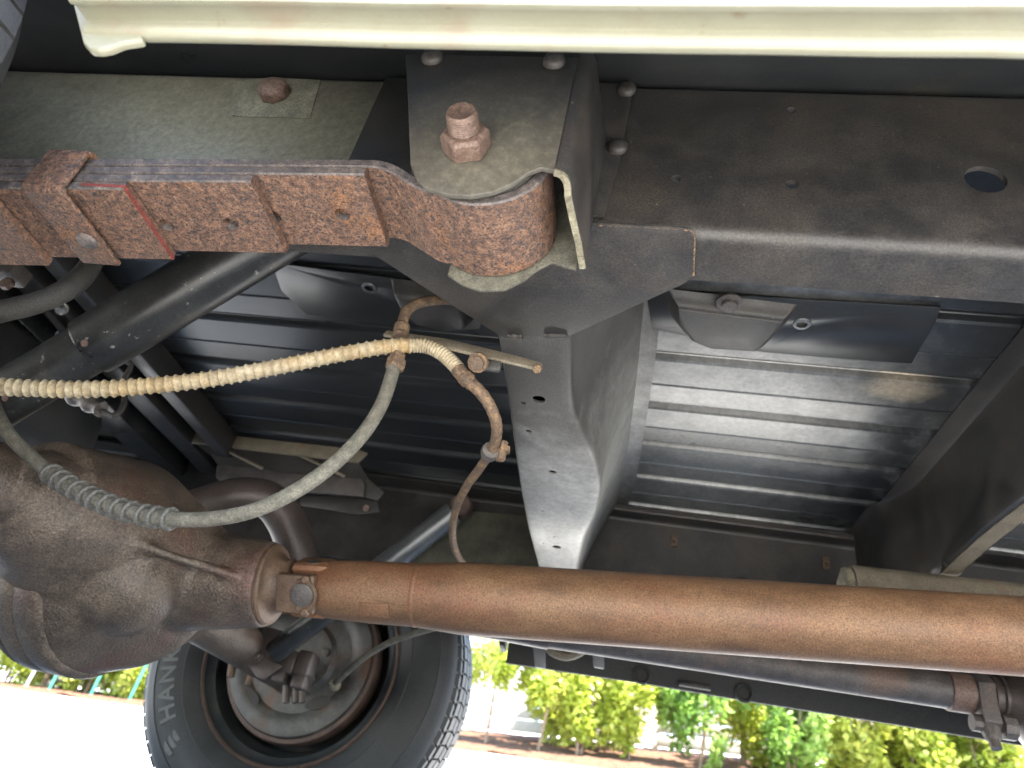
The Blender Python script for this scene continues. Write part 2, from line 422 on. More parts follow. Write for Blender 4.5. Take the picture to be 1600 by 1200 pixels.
# ------------------------------------------------------------------ THE TRUCK
TRUCK = thing('pickup_truck', 'rusty cream pickup truck seen from underneath, with black frame and brown driveshaft', 'pickup truck', (.6, .965, GZ))
YN, YF = .43, 1.50          # outer faces of the two frame rails
ZB, ZT = .444, .649         # bottom and top of the rails
ZF = .656                   # underside of the bed floor
YC = .965

# --- frame rails
def rail_profile(y0, sgn, fl=.057, r=.014, t=.005):
    """C section, web at y0, flanges towards sgn"""
    out = [(y0 + sgn * fl, ZB)]
    for k in range(7):
        a = math.pi / 2 * k / 6
        out.append((y0 + sgn * (r - r * math.sin(a)), ZB + r - r * math.cos(a)))
    for k in range(7):
        a = math.pi / 2 * k / 6
        out.append((y0 + sgn * (r - r * math.cos(a)), ZT - r + r * math.sin(a)))
    out.append((y0 + sgn * fl, ZT))
    inn = [(y0 + sgn * fl, ZT - t)]
    r2 = r - t
    for k in range(7):
        a = math.pi / 2 * k / 6
        inn.append((y0 + sgn * (r - r2 * math.sin(a)), ZT - r + r2 * math.cos(a)))
    for k in range(7):
        a = math.pi / 2 * k / 6
        inn.append((y0 + sgn * (r - r2 * math.cos(a)), ZB + r - r2 * math.sin(a)))
    inn.append((y0 + sgn * fl, ZB + t))
    return out + inn

def holes_y(specs, Y):
    bm = B()
    for px, py, r in specs:
        c = U(px, py, Y=Y)
        cyl(bm, c + Vector((0, -.03, 0)), c + Vector((0, .03, 0)), r, 20)
    return bm

bm = B(); pr = rail_profile(YN, 1)
loft(bm, [[Vector((x, y, z)) for y, z in pr] for x in (-2.0, 3.3)])
near_rail = build('frame_rail', bm, M['chassis'], TRUCK, ang=30,
                  cutter=holes_y([(1540, 280, .0165), (1237, 172, .0045), (1057, 279, .0045), (1238, 288, .0055)], YN))
bm = B(); pr = rail_profile(YF, -1)
loft(bm, [[Vector((x, y, z)) for y, z in pr] for x in (-2.0, 3.3)])
far_rail = build('frame_rail', bm, M['chassis'], TRUCK, ang=30, cutter=None)
for px, py, r in ((1162, 908, .011), (982, 896, .005)):  # solid dark discs painted for the shade inside two rail holes
    bm = B(); c = U(px, py, Y=YF - .0055); lathe(bm, [(r, 0), (r * .9, .0008), (r * .7, -.0)], c, (0, -1, 0), 16); build('rail_hole_shade', bm, M['hose_dark'], far_rail)

# olive dusted rear section plate of the near rail, with its bolt and stamped tab
bm = B()
prism(bm, [Vector((x, YN - .0005, z)) for x, z in ((-.286, .458), (-1.2, .458), (-1.2, .634), (-.286, .634))], Vector((0, -.0025, 0)))
rp = build('rail_cover_plate', bm, M['rail_dirt'], near_rail, bevel=.001, label='rail section caked in olive dust')
bm = B()
q = UP([(362, 182), (485, 186), (502, 126), (420, 122), (365, 130)], Y=YN - .003)
prism(bm, q, Vector((0, -.0012, 0)))
build('stamped_tab', bm, M['tab_olive'], near_rail, bevel=.001)
bm = B()
c = U(430, 147, Y=YN - .005)
lathe(bm, [(.0165, 0), (.0165, .009), (.012, .0125), (.004, .0145)], c, (0, -1, 0), 8, .3)
build('bolt', bm, M['bolt'], near_rail, bevel=.0008)
# bent lines of weld along the top of the rail
bm = B()
pts = [U(40, 92, Y=YN - .004), U(200, 95, Y=YN - .004), U(340, 100, Y=YN - .004), U(470, 97, Y=YN - .004), U(590, 104, Y=YN - .004)]
P_ = catmull(pts, .003)
P_ = [p + Vector((0, 0, .0035 * noise.noise(Vector((p.x * 60, 1, 0))) + .002 * noise.noise(Vector((p.x * 200, 5, 0))))) for p in P_]
tube(bm, P_, lambda s: .0005 + .0004 * noise.noise(Vector((s * 150, 0, 0))), 6, raw=True)
build('cracked_sealer', bm, M['worn_edge'], near_rail)

# --- bed floor: pressed ribs running along the truck
groove = []
for y in (552, 630, 691, 744):
    groove.append(U(1015, y, Z=ZF).y)
YG = [groove[0] - 2 * (groove[1] - groove[0]), groove[0] - (groove[1] - groove[0])] + groove
YG.append(groove[-1] + (groove[-1] - groove[-2]) * 1.0)
gap = groove[1] - groove[0]
prof = [(.235, ZF), (.34, ZF)]
gy = sorted(set([round(v, 4) for v in YG + [YG[-1] + gap * .9, YG[-1] + gap * 1.8]]))
gy = [v for v in gy if .45 < v < 1.66]
h = .012
for i, y in enumerate(gy):
    if prof[-1][0] < y - .02:
        mid = (prof[-1][0] + y) / 2
        prof.append((mid - .003, ZF - .0008)); prof.append((mid, ZF - .0022)); prof.append((mid + .003, ZF - .0008))
    prof += [(y - .012, ZF), (y - .009, ZF + .002), (y - .006, ZF + h - .002), (y - .003, ZF + h), (y + .008, ZF + h), (y + .010, ZF + h - .002), (y + .013, ZF + .002), (y + .016, ZF)]
prof.append((1.70, ZF))
bm = B()
xsb = [-1.75 + .05 * i for i in range(63)]
rings = []
for x in xsb:
    rings.append([Vector((x, y, z + .0004 * noise.noise(Vector((x * 4, y * 9, 2))))) for y, z in prof])
loft(bm, rings, closed=False)
bed = build('bed_floor', bm, M['bed_spray_light'], TRUCK, smooth=False, solid=-.0015)

# cab floor ahead of the bed so the truck goes on past the frame
bm = B(); box(bm, (1.42, .25, .56), (3.2, 1.68, .60)); build('cab_floor', bm, M['chassis'], TRUCK, bevel=.01)

# --- middle crossmember: hat section with a waisted lower face
Lp = [(766, 440), (778, 525), (790, 600), (799, 660), (804, 700), (813, 760), (826, 830), (841, 885), (852, 930)]
Rp = [(893, 440), (893, 527), (893, 600), (897, 652), (914, 690), (932, 725), (939, 765), (931, 805), (913, 845), (903, 885), (898, 930)]
Tp = [(1008, 430), (1003, 480), (996, 560), (987, 640), (974, 740), (950, 830), (922, 890), (905, 930)]
def tabY(px, Z): return [(p.y, p.x) for p in UP(px, Z=Z)]
tL, tR, tT = tabY(Lp, ZB), tabY(Rp, ZB), tabY(Tp, ZF)
def smooth_tab(tab, y, wd=.02):
    return sum(lerp_table(tab, y + wd * k / 3) for k in range(-3, 4)) / 7
rings = []
N_ = 60
for i in range(N_ + 1):
    y = .497 + (1.443 - .497) * i / N_
    xl, xr, xt = smooth_tab(tL, y, .03), smooth_tab(tR, y), smooth_tab(tT, y, .03)
    xr0 = smooth_tab(tR, y, .14)
    sect = [(xl - .045, ZF - .004), (xl - .014, ZF - .004), (xl - .006, ZF - .02), (xl - .001, ZB + .006), (xl + .0015, ZB + .0012), (xl + .006, ZB)]
    rr = .012
    sect += [(xr - rr * 1.3, ZB), (xr - rr * .5, ZB + .001), (xr - rr * .12, ZB + .004), (xr + .001, ZB + .010)]
    for f in (.12, .25, .42, .62, .8, .93):
        xx = xr + (xt - xr) * f
        bulge = (xr0 - xr) * (1 - f) * .0
        sect.append((xx + bulge - .008 * math.sin(f * math.pi), ZB + .010 + (ZF - .012 - ZB - .010) * f))
    sect += [(xt + .002, ZF - .005), (xt + .008, ZF - .004), (xt + .027, ZF - .004)]
    rings.append([Vector((x, y, z)) for x, z in sect])
bm = B(); loft(bm, rings, closed=False)
cut = B()
for px, py, r, rx in ((842, 624, .0078, 1), (818, 630, .0034, 1), (826, 674, .004, 1), (863, 738, .006, 1), (847, 799, .0035, 1), (866, 839, .0026, 1), (849, 849, .0022, 1), (870, 855, .008, 1)):
    c = U(px, py, Z=ZB); cyl(cut, c - Vector((0, 0, .03)), c + Vector((0, 0, .03)), r, 16)
crossmember = build('crossmember', bm, M['grey_worn'], TRUCK, ang=40, solid=.0028, cutter=cut, label='grey waisted crossmember with worn bright patches')

# --- right crossmember: channel under the bed with a lighter bottom lip
rings = []
for i in range(41):
    y = .49 + (1.447 - .49) * i / 40
    k = max(0, min(1, (y - 1.19) / .14)); k = k * k * (3 - 2 * k)
    xw = .515 - .035 * k
    zb = .488 + .010 * math.sin(max(0, min(1, (y - .8) / .45)) * math.pi) - .022 * k
    lip = .024 * (1 - k) + .004
    sect = [(.473, ZF - .003), (xw - .016, ZF - .003), (xw - .008, ZF - .006), (xw - .004, ZF - .014)]
    for f in (.2, .4, .6, .8): sect.append((xw - .004 + .004 * f, ZF - .014 + (zb + .006 - ZF + .014) * f))
    sect += [(xw, zb + .006), (xw + .0018, zb + .0018), (xw + .006, zb), (xw + .006 + lip, zb)]
    rings.append([Vector((x, y, z)) for x, z in sect])
bm = B(); loft(bm, rings, closed=False)
cut = B()
for px, py in ((1532, 826), (1478, 882)):
    c = U(px, py, Z=.492); cyl(cut, c - Vector((0, 0, .02)), c + Vector((0, 0, .02)), .004, 14)
build('crossmember', bm, M['chassis'], TRUCK, ang=40, solid=.003, cutter=cut)
# its pale inner lip
bm = B()
q = []
for i in range(21):
    y = .75 + (1.24 - .75) * i / 20
    z = .488 + .010 * math.sin(max(0, min(1, (y - .8) / .45)) * math.pi) - .0035
    q.append((y, z))
rings = [[Vector((.5205, y, z)), Vector((.5455, y, z)), Vector((.5455, y, z - .0015)), Vector((.5205, y, z - .0015))] for y, z in q]
loft(bm, rings)
build('crossmember_lip', bm, M['tan'], TRUCK, label='dusty bottom lip of the front crossmember')

# --- gusset under the rail
bm = B()
gz = ZB - .0035
q = UP([(560, 383), (700, 352), (930, 349), (1070, 357), (1084, 364), (1086, 376), (1083, 432), (1070, 443), (893, 524), (880, 527), (782, 527), (776, 522)], Z=gz)
prism(bm, q, Vector((0, 0, .003)))
cut = B()
c = U(832, 527, Z=gz); 
cyl(cut, c - Vector((0, 0, .02)), c + Vector((0, 0, .02)), .006, 14)
cut.free()
gus = build('gusset_plate', bm, M['chassis'], TRUCK, bevel=.0006)
# weld beads along the gusset's edge
for seg in ([(850, 524), (868, 525), (886, 525)], [(793, 525), (806, 526), (816, 526)]):
    P = UP(seg, Z=gz - .0005)
    bm = B(); tube(bm, P, lambda s: .0028 + .0012 * noise.noise(Vector((s * 300, P[0].x * 99, 0))), 8, .0012)
    build('weld_bead', bm, M['chassis'], gus)
bm = B()
for seg in ([(935, 351), (980, 353), (1030, 356), (1072, 359), (1084, 368), (1084, 400), (1083, 430)],):
    P = UP(seg, Z=gz + .001)
    tube(bm, P, lambda s: .0011 + .0006 * noise.noise(Vector((s * 260, 1, 0))), 8, .0012)
build('weld_bead', bm, M['line_rust'], gus)

# --- spring hanger
YO, YI = .335, .424          # outer and inner cheeks
XR = -.060
out = UP([(633, 84), (637, 150), (641, 255), (650, 278), (666, 294), (700, 303), (735, 305), (770, 299), (800, 286), (826, 268), (846, 261), (868, 261), (882, 266)], Y=YO)
xl = out[0].x
zs = [p.z for p in out]
bm = B()
# outer cheek as a sheet that folds round the front corner to the rail
pts = out + [Vector((XR - .012, YO, out[-1].z + .0)), ]
cheek = [p.copy() for p in out if p.x < XR - .0125]
prism(bm, cheek + [Vector((XR - .011, YO, out[-1].z)), Vector((XR - .011, YO, out[0].z))], Vector((0, .0045, 0)))
hanger = build('spring_hanger', bm, M['hanger_dirt'], TRUCK, bevel=.0009)
# folded front wall
rings = []
zc = out[-1].z
arc = [(XR - .011, YO)]
for k in range(1, 7):
    a = math.pi / 2 * k / 6
    arc.append((XR - .011 + .013 * math.sin(a), YO + .013 - .013 * math.cos(a)))
arc += [(XR + .005, YO + .035), (XR + .009, YO + .06), (XR + .012, YN - .006)]
zlow = [zc, zc - .0005, zc - .001, zc - .002, zc - .004, zc - .007, zc - .010, zc - .010, zc - .010, zc - .009]
bm = B()
prev = None
T = Vector((-.0045, .0, 0))
colA = []
for (x, y), zl in zip(arc, zlow):
    i = arc.index((x, y))
    a = arc[max(i - 1, 0)]; b = arc[min(i + 1, len(arc) - 1)]
    t = Vector((b[0] - a[0], b[1] - a[1], 0)).normalized()
    nrm = Vector((-t.y, t.x, 0)) * .0045
    colA.append([Vector((x, y, zl)), Vector((x, y, .552)), Vector((x, y, .552)) + nrm, Vector((x, y, zl)) + nrm])
loft(bm, colA)
build('hanger_wall', bm, M['chassis'], hanger, bevel=.0008)
# worn bottom edge of that wall
bm = B()
rings = []
for r_ in colA:
    a, d = r_[0], r_[3]
    z = a.z
    rings.append([Vector((a.x, a.y, z - .0012)) + (a - d) * .05, Vector((a.x, a.y, z + .0009)) + (a - d) * .05, Vector((d.x, d.y, z + .0009)) - (a - d) * .05, Vector((d.x, d.y, z - .0012)) - (a - d) * .05])
loft(bm, rings)
build('worn_edge', bm, M['worn_edge'], hanger)
# base plate on the rail and inner cheek
bm = B()
prism(bm, [Vector((x, YN - .0046, z)) for x, z in ((-.2875, .452), (-.2875, .640), (U(994, 100, Y=YN).x, .640), (U(990, 140, Y=YN).x, U(990, 140, Y=YN).z), (U(966, 270, Y=YN).x, U(966, 270, Y=YN).z), (U(936, 398, Y=YN).x, .452))], Vector((0, .0036, 0)))
build('hanger_base', bm, M['chassis'], hanger, bevel=.0008)
inn = UP([(560, 395), (640, 402), (700, 432), (722, 447), (750, 457), (790, 455), (820, 440), (840, 424), (862, 413), (885, 420), (900, 424)], Y=YI + .0005)
bm = B()
inn = [p for p in inn]
zt = .56
poly = inn[2:] + [Vector((inn[-1].x, YI, zt)), Vector((inn[2].x, YI, zt))]
prism(bm, [Vector((p.x, YI - .002, p.z)) for p in poly], Vector((0, .003, 0)))
build('hanger_back_plate', bm, M['back_plate'], hanger, bevel=.0007)
# rivets: along the top of the cheek and on the base plate beside the wall
rv = B(); lathe(rv, [(.0095, 0), (.0093, .003), (.0075, .0058), (.003, .0072)], (0, 0, 0), (0, -1, 0), 16)
rivet = build('rivet', rv, M['chassis'], hanger, ang=60)
RV0 = WL[rivet].copy()
spots = [U(676, 92, Y=YO), U(866, 98, Y=YO)]
for i, p in enumerate(spots):
    if i == 0:
        WL[rivet] = p + RV0; rivet.location = WL[rivet] - WL[hanger]
    else: copy_part(rivet, p + RV0, hanger)
for px, py in ((970, 105), (979, 142), (965, 232)):
    p = U(px, py, Y=YN - .0046); copy_part(rivet, p + RV0, hanger)
bm = B()
c = U(943, 250, X=XR + .0095)
lathe(bm, [(.009, 0), (.006, .0006)], c, (1, 0, 0), 14)
build('hanger_slot', bm, M['hose_dark'], hanger)
# big nut and bolt end
bm = B()
c = U(730, 232, Y=YO - .001)
d_, u_, v_ = frame((0, -1, 0))
lathe(bm, [(.0185, 0), (.0185, .013), (.016, .016), (.011, .0165)], c, (0, -1, 0), 6, .28)
nut = build('nut', bm, M['bolt'], hanger, bevel=.0012, ang=30)
bm = B()
for k in range(10):
    h0 = .0165 + k * .0015
lathe(bm, [(.0115, .016)] + [(.0115 if k % 2 else .0108, .0165 + .0009 * k) for k in range(14)] + [(.0108, .0300), (.0098, .0318), (.007, .0312), (.003, .0308)], c, (0, -1, 0), 24)
build('bolt_end', bm, M['bolt'], hanger, ang=25)

# --- leaf spring
YS0, YS1 = .345, .421
TL = .0085
EX, EZ, ER = -.126, .4215, .042      # eye centre and inside radius of its roll
def leaf_bottom(x):                   # bottom of the main leaf along the truck
    return .4065 - .058 * (-.2065 - x) - .02 * (x + .2065) ** 2
def leaf_mesh(bm, path, t, y0, y1, taper=None):
    """path: points (x,z) of the underside, thickness t measured up along the normal"""
    rings = []
    n = len(path)
    for i, (x, z) in enumerate(path):
        a = path[max(i - 1, 0)]; b = path[min(i + 1, n - 1)]
        tx, tz = b[0] - a[0], b[1] - a[1]; l = math.hypot(tx, tz); tx /= l; tz /= l
        nx, nz = -tz, tx
        e = .0012
        rings.append([Vector((x, y0 + e, z)), Vector((x, y1 - e, z)), Vector((x + nx * e, y1, z + nz * e)), Vector((x + nx * (t - e), y1, z + nz * (t - e))),
                      Vector((x + nx * t, y1 - e, z + nz * t)), Vector((x + nx * t, y0 + e, z + nz * t)), Vector((x + nx * (t - e), y0, z + nz * (t - e))), Vector((x + nx * e, y0, z + nz * e))])
    loft(bm, rings)
path = [(x, leaf_bottom(x)) for x in [-1.5 + .05 * i for i in range(26)]]
path += [(-.23, leaf_bottom(-.23)), (-.212, leaf_bottom(-.212) - .0002)]
ro = ER + TL
# S bend down to the bottom of the eye
bx, bz = path[-1]
ex, ez = EX - .030, EZ - math.sqrt(ro ** 2 - .030 ** 2)
for k in range(1, 9):
    t = k / 8; s = t * t * (3 - 2 * t)
    path.append((bx + (ex - bx) * t, bz + (ez - bz) * s))
a0 = math.atan2(ez - EZ, ex - EX)
for k in range(1, 34):
    a = a0 + R(300) * k / 33
    path.append((EX + ro * math.cos(a), EZ + ro * math.sin(a)))
bm = B(); leaf_mesh(bm, path, TL, YS0, YS1)
spring = build('leaf_spring', bm, M['leaf'], TRUCK, ang=35, edge_mat=M['leaf_edge'])
def simple_leaf(k, xend, holes, mat):
    dz = (TL + .0013) * k
    bm = B()
    xs_ = [-1.25 + .05 * k + i * (xend + 1.25 - .05 * k) / 24 for i in range(25)]
    leaf_mesh(bm, [(x, leaf_bottom(x) - dz) for x in xs_], TL, YS0 - .0005 * k, YS1 + .0005 * k)
    cut = None
    if holes:
        cut = B()
        for px, py in holes:
            c = U(px, py, Z=leaf_bottom(-.3) - dz)
            c = U(px, py, Z=leaf_bottom(c.x) - dz); cyl(cut, c + Vector((0, 0, -.01)), c + Vector((0, 0, .007)), .0064, 18)
    return build('leaf', bm, mat, spring, cutter=cut, ang=35, edge_mat=M['leaf_edge'])
simple_leaf(1, U(571, 268, Y=YS0).x, [(427, 338), (535, 335)], M['leaf'])
simple_leaf(2, U(390, 289, Y=YS0).x, [(260, 352), (361, 350)], M['leaf'])
simple_leaf(3, U(190, 303, Y=YS0).x, [], M['leaf'])
simple_leaf(4, U(-45, 338, Y=YS0).x, [], M['leaf'])
# red paint stripe at the end of the third short leaf
bm = B()
xe = U(190, 303, Y=YS0).x; zz = leaf_bottom(xe) - 3 * (TL + .0013)
prism(bm, [Vector((xe + .0002, YS0 - .0014, zz + .0)), Vector((xe + .0002, YS1 + .0014, zz + .0)), Vector((xe + .0002, YS1 + .0014, zz + TL * .42)), Vector((xe + .0002, YS0 - .0014, zz + TL * .42))], Vector((.0004, 0, 0)))
build('paint_stripe', bm, M['red'], spring, label='faded red paint line on the leaf end')
bm = B()
xe2 = U(125, 296, Y=YS0).x
prism(bm, [Vector((xe + .001, YS0 - .0021, zz + TL * .15)), Vector((xe2, YS0 - .0021, zz + TL * .1)), Vector((xe2, YS0 - .0021, zz + TL * .38)), Vector((xe + .001, YS0 - .0021, zz + TL * .45))], Vector((0, .0006, 0)))
build('paint_stripe', bm, M['red'], spring)
# rebound clip
xc0, xc1 = U(88, 243, Y=YS0).x, U(152, 243, Y=YS0).x
ztop = leaf_bottom(xc0) + TL + .002; zbot = leaf_bottom(xc0) - 3 * (TL + .0013) - .001
bm = B()
yo = YS0 - .004
sec = [(YS1 - .004, ztop), (yo + .003, ztop), (yo, ztop - .003), (yo, zbot + .002), (yo + .003, zbot - .001), (YS1 + .001, zbot - .001)]
rin = [(YS1 - .004, ztop + .004), (yo + .001, ztop + .004), (yo - .0045, ztop - .001), (yo - .0045, zbot - .001), (yo + .001, zbot - .0055), (YS1 + .001, zbot - .0055)]
loop = sec + rin[::-1]
prism(bm, [Vector((xc0, y, z)) for y, z in loop], Vector((xc1 - xc0, 0, 0)))
build('spring_clip', bm, M['leaf'], spring, bevel=.0015)
bm = B()
c = Vector(((xc0 + xc1) / 2 + .006, .392, zbot - .0055))
lathe(bm, [(.009, 0), (.008, .002), (.004, .0032)], c, (0, 0, -1), 14)
build('clip_rivet', bm, M['leaf_edge'], spring, ang=60)
bm = B()
cr = [(EX + (ER + .010) * math.cos(R(a)), EZ + (ER + .010) * math.sin(R(a))) for a in range(205, 128, -8)]
leaf_mesh(bm, cr, .006, YS0 + .004, YS0 + .055)
build('eye_wrap', bm, M['leaf_edge'], spring)
# rubber bush inside the eye
bm = B(); lathe(bm, [(.013, 0), (.039, 0), (.0415, .003), (.0415, .079), (.039, .082), (.013, .082)], (EX, .3405, EZ), (0, 1, 0), 32)
build('bush', bm, M['hose_dark'], spring)

# --- cream bedsides with wheel arches
XA_N, XA_F = -.346, -.229
def bedside(yin, sgn, xfront_arch, mat):
    # profile (distance outwards from the hem, height) ; sgn -1 near side
    pf = [(.000, .3665), (.0010, .3610), (.0030, .3588), (.0055, .3586), (.0075, .3600), (.0086, .3650), (.0100, .3668), (.0205, .3655), (.0230, .3625), (.0248, .3622), (.0262, .3650), (.0275, .372), (.028, .40), (.035, .50), (.055, .62), (.075, .78), (.078, .95), (.070, 1.08), (.060, 1.12), (.0, 1.13)]
    bm = B()
    WX, WZ, WR = -.70, .24, .44
    def arch_z(x):
        d = abs(x - WX)
        return WZ + math.sqrt(max(0, WR ** 2 - d * d)) if d < WR else -1
    xs_ = [-1.75, -1.5, -1.3, -1.145] + [-1.14 + .05 * i for i in range(17)] + [xfront_arch, xfront_arch + .004, xfront_arch + .02] + [xfront_arch + .05 * i for i in range(1, 30)]
    xs_ = sorted(set(xs_))
    rings = []
    for x in xs_:
        az = -1
        if -1.14 <= x < xfront_arch: az = max(.40, arch_z(x))
        row = []
        for o, z in pf:
            zz = max(z, az) if az > 0 and z < az else z
            dent = .0022 * noise.noise(Vector((x * 5, z * 9, 0))) + .0010 * noise.noise(Vector((x * 17, z * 30, 1)))
            if z < .37: dent *= .6
            row.append(Vector((x, yin + sgn * (o + dent), zz + dent * .5)))
        rings.append(row)
    loft(bm, rings, closed=False)
    return build('bedside_panel', bm, mat, TRUCK, ang=50, solid=.0012)
bs_near = bedside(.2215, -1, XA_N, M['cream'])
bs_far = bedside(1.715, 1, XA_F, M['cream'])
bs_far.location.z += .035
# rounded tail of the near hem by the wheel arch
bm = B()
e0 = U(135, 60, Y=.2215); 
q = UP([(117, 0), (138, 80), (148, 90), (163, 91), (178, 88), (198, 80), (230, 75), (230, 40)], Y=.2205)
prism(bm, q, Vector((0, -.006, 0)))
build('hem_end', bm, M['cream'], bs_near, bevel=.0018)
# inner liner of the far bedside: dark, with dark discs painting the shade of two drain holes, and a step
bm = B()
q = UP([(792, 1003), (790, 1036), (838, 1043), (1000, 1067), (1160, 1094), (1400, 1132), (1600, 1165), (1900, 1215)], Y=1.69)
xb = q[-1].x
pts2 = [Vector((p.x, 1.69, p.z)) for p in q[1:]] + [Vector((xb, 1.69, .60)), Vector((q[0].x, 1.69, .60))]
prism(bm, pts2, Vector((0, .010, 0)))
liner = build('bedside_liner', bm, M['hose_dark'], TRUCK, bevel=.002)
rg = B()
for px, py in ((1003, 1055), (1162, 1083)):
    rg = B(); c = U(px, py, Y=1.688)
    lathe(rg, [(.020, .002), (.0205, -.004), (.016, -.006), (.0135, -.003), (.012, .0015)], c, (0, 1, 0), 24)
    build('grommet', rg, M['hose_dark'], liner)
bm = B(); a = U(1060, 1072, Y=1.686); b = U(1110, 1080, Y=1.686)
box(bm, (a.x, 1.676, a.z), (b.x, 1.69, a.z + .012)); build('liner_tab', bm, M['chassis'], liner, bevel=.002)
bm = B()
a = U(790, 1010, Y=1.69); box(bm, (a.x - .012, 1.655, .366), (a.x, 1.72, .60)); build('arch_flange', bm, M['hose_dark'], liner, bevel=.002)

# front wall and tailgate of the bed
bm = B(); box(bm, (1.40, .24, .60), (1.43, 1.69, 1.12)); build('bed_front_panel', bm, M['cream'], TRUCK, bevel=.005)
bm = B(); box(bm, (-1.80, .18, .50), (-1.75, 1.75, 1.12)); build('tailgate', bm, M['cream'], TRUCK, bevel=.008)
# added to block light from the rear: bumper and spare wheel under the tail
bm = B(); box(bm, (-1.90, .20, .40), (-1.82, 1.73, .58)); build('added_rear_bumper', bm, M['silver'], TRUCK, bevel=.015)
bm = B(); lathe(bm, [(.20, 0), (.25, -.01), (.32, 0), (.365, .03), (.375, .08), (.365, .16), (.32, .19), (.25, .20), (.20, .19)], (-1.36, .965, .40), (0, 0, 1), 48, close=True)
spare = build('added_spare_tyre', bm, M['rubber'], TRUCK, ang=50)
bm = B(); lathe(bm, [(.205, .02), (.19, .05), (.12, .06), (.05, .05)], (-1.36, .965, .40), (0, 0, 1), 40); build('added_spare_rim', bm, M['rim'], spare)
# cab seen only from other places: shell with glass line
bm = B()
cabp = [(1.46, .50), (1.46, 1.12), (1.50, 1.70), (1.62, 1.76), (2.35, 1.76), (2.45, 1.72), (2.82, 1.16), (3.9, 1.06), (4.02, 1.0), (4.05, .50), (3.75, .5), (3.70, .62), (3.55, .72), (3.30, .72), (3.12, .62), (3.06, .5), (2.9, .45), (1.6, .45)]
prism(bm, [Vector((x, .16, z)) for x, z in cabp], Vector((0, 1.61, 0)))
build('cab', bm, M['cream'], TRUCK, bevel=.03)

# --- mount brackets under the bed floor
def bed_bracket(plate_px, cup_px, drop, bolt_px, hole_px):
    Z0 = ZF - .0045
    bm = B(); prism(bm, UP(plate_px, Z=Z0), Vector((0, 0, -.003)))
    cut = None
    if hole_px:
        c = U(*hole_px, Z=Z0); cut = B(); cyl(cut, c - Vector((0, 0, .02)), c + Vector((0, 0, .0012)), .0062, 16)
    p = build('bed_bracket', bm, M['bed'], TRUCK, bevel=.0015, cutter=cut)
    base = UP(cup_px, Z=Z0 - .002)
    cen = sum(base, Vector()) / len(base)
    bm = B()
    rings = [base]
    for f, s in ((.15, .93), (.6, .84), (.9, .78), (1., .68)):
        rings.append([cen + (q_ - cen) * s + Vector((0, 0, -drop * f)) for q_ in base])
    loft(bm, rings)
    build('cup', bm, M['chassis'], p, bevel=.004)
    if bolt_px:
        bm = B(); c = U(*bolt_px, Z=Z0 - drop - .002)
        lathe(bm, [(.017, 0), (.017, .002), (.0105, .003), (.0105, .009), (.006, .0105)], c, (0, 0, -1), 12)
        build('bolt', bm, M['exhaust'], p)
    if hole_px:
        bm = B(); c = U(*hole_px, Z=Z0 - .0031)
        lathe(bm, [(.0066, 0), (.012, 0), (.011, .0015), (.0072, .0018)], c, (0, 0, -1), 20, close=True)
        build('washer', bm, M['chrome'], p)
    return p
bb = bed_bracket([(1008, 452), (1470, 478), (1462, 500), (1424, 566), (1330, 560), (1190, 548), (1020, 512)],
            [(1036, 448), (1252, 474), (1238, 496), (1206, 530), (1190, 540), (1100, 534), (1068, 520), (1044, 490)], .022, (1140, 472), (1253, 506))
bed_bracket([(425, 408), (760, 452), (750, 512), (690, 516), (480, 490), (440, 452)],
            [(606, 432), (740, 446), (746, 500), (700, 504), (650, 490), (622, 466)], .028, None, (577, 450))

# --- sill strips, tabs and cross sills
bm = B()
for px, py in ((1053, 845), (1290, 880)):
    bm = B(); c = U(px, py, Y=YF - .006)
    box(bm, (c.x - .007, YF - .012, c.z - .014), (c.x + .007, YF - .0055, c.z + .012))
    t = build('rail_tab', bm, M['line_rust'], far_rail, bevel=.0015)
    bm = B(); lathe(bm, [(.004, 0), (.003, .002)], c + Vector((0, -.006, -.003)), (0, -1, 0), 10)
    build('tab_bolt', bm, M['hose_dark'], TRUCK)
bm = B(); box(bm, (-.06, 1.447, ZT - .010), (.50, 1.452, ZT + .004))
build('rail_seam', bm, M['exhaust'], far_rail, bevel=.001)
bm = B()
q = UP([(735, 798), (834, 806), (845, 900), (845, 960), (560, 940), (600, 880), (680, 820)], Y=1.444)
prism(bm, q, Vector((0, .004, 0))); build('rail_brace_plate', bm, M['dusty'], TRUCK, bevel=.002, label='dust covered olive plate on the far rail')
# cross sills above the axle
for x0, x1, z0, mt in ((-1.02, -.965, .615, 'chassis'), (-.90, -.865, .600, 'chassis'), (-1.14, -1.06, .60, 'shock')):
    bm = B(); box(bm, (x0, .44, z0), (x1, 1.49, ZF - .004)); build('cross_sill', bm, M[mt], TRUCK, bevel=.004)
for i, (px, py) in enumerate(((97, 481), (97, 524))):
    bm = B(); c = U(px, py, Z=.598)
    dv = Vector((.5, -.5, -.7)).normalized()
    lathe(bm, [(.010, 0), (.0105, .004), (.0075, .0045), (.0075, .017), (.005, .0195)], c, dv, 14)
    build('shiny_bolt', bm, M['silver'], TRUCK, label='bright plated bolt')
bm = B()
tube(bm, [U(60, 470, Z=.61), U(85, 500, Z=.60), U(100, 520, Z=.598)], .006, 10); build('sill_pipe', bm, M['hose_dark'], TRUCK)
bm = B(); c = U(22, 440, Y=.60)
box(bm, (c.x - .028, .57, c.z - .010), (c.x + .022, .60, c.z + .012)); build('small_bracket', bm, M['exhaust'], TRUCK, bevel=.003)
bm = B(); c = U(14, 446, Y=.565); lathe(bm, [(.008, 0), (.008, .006), (.004, .007)], c, (0, -1, 0), 6); build('bolt', bm, M['bolt'], TRUCK)
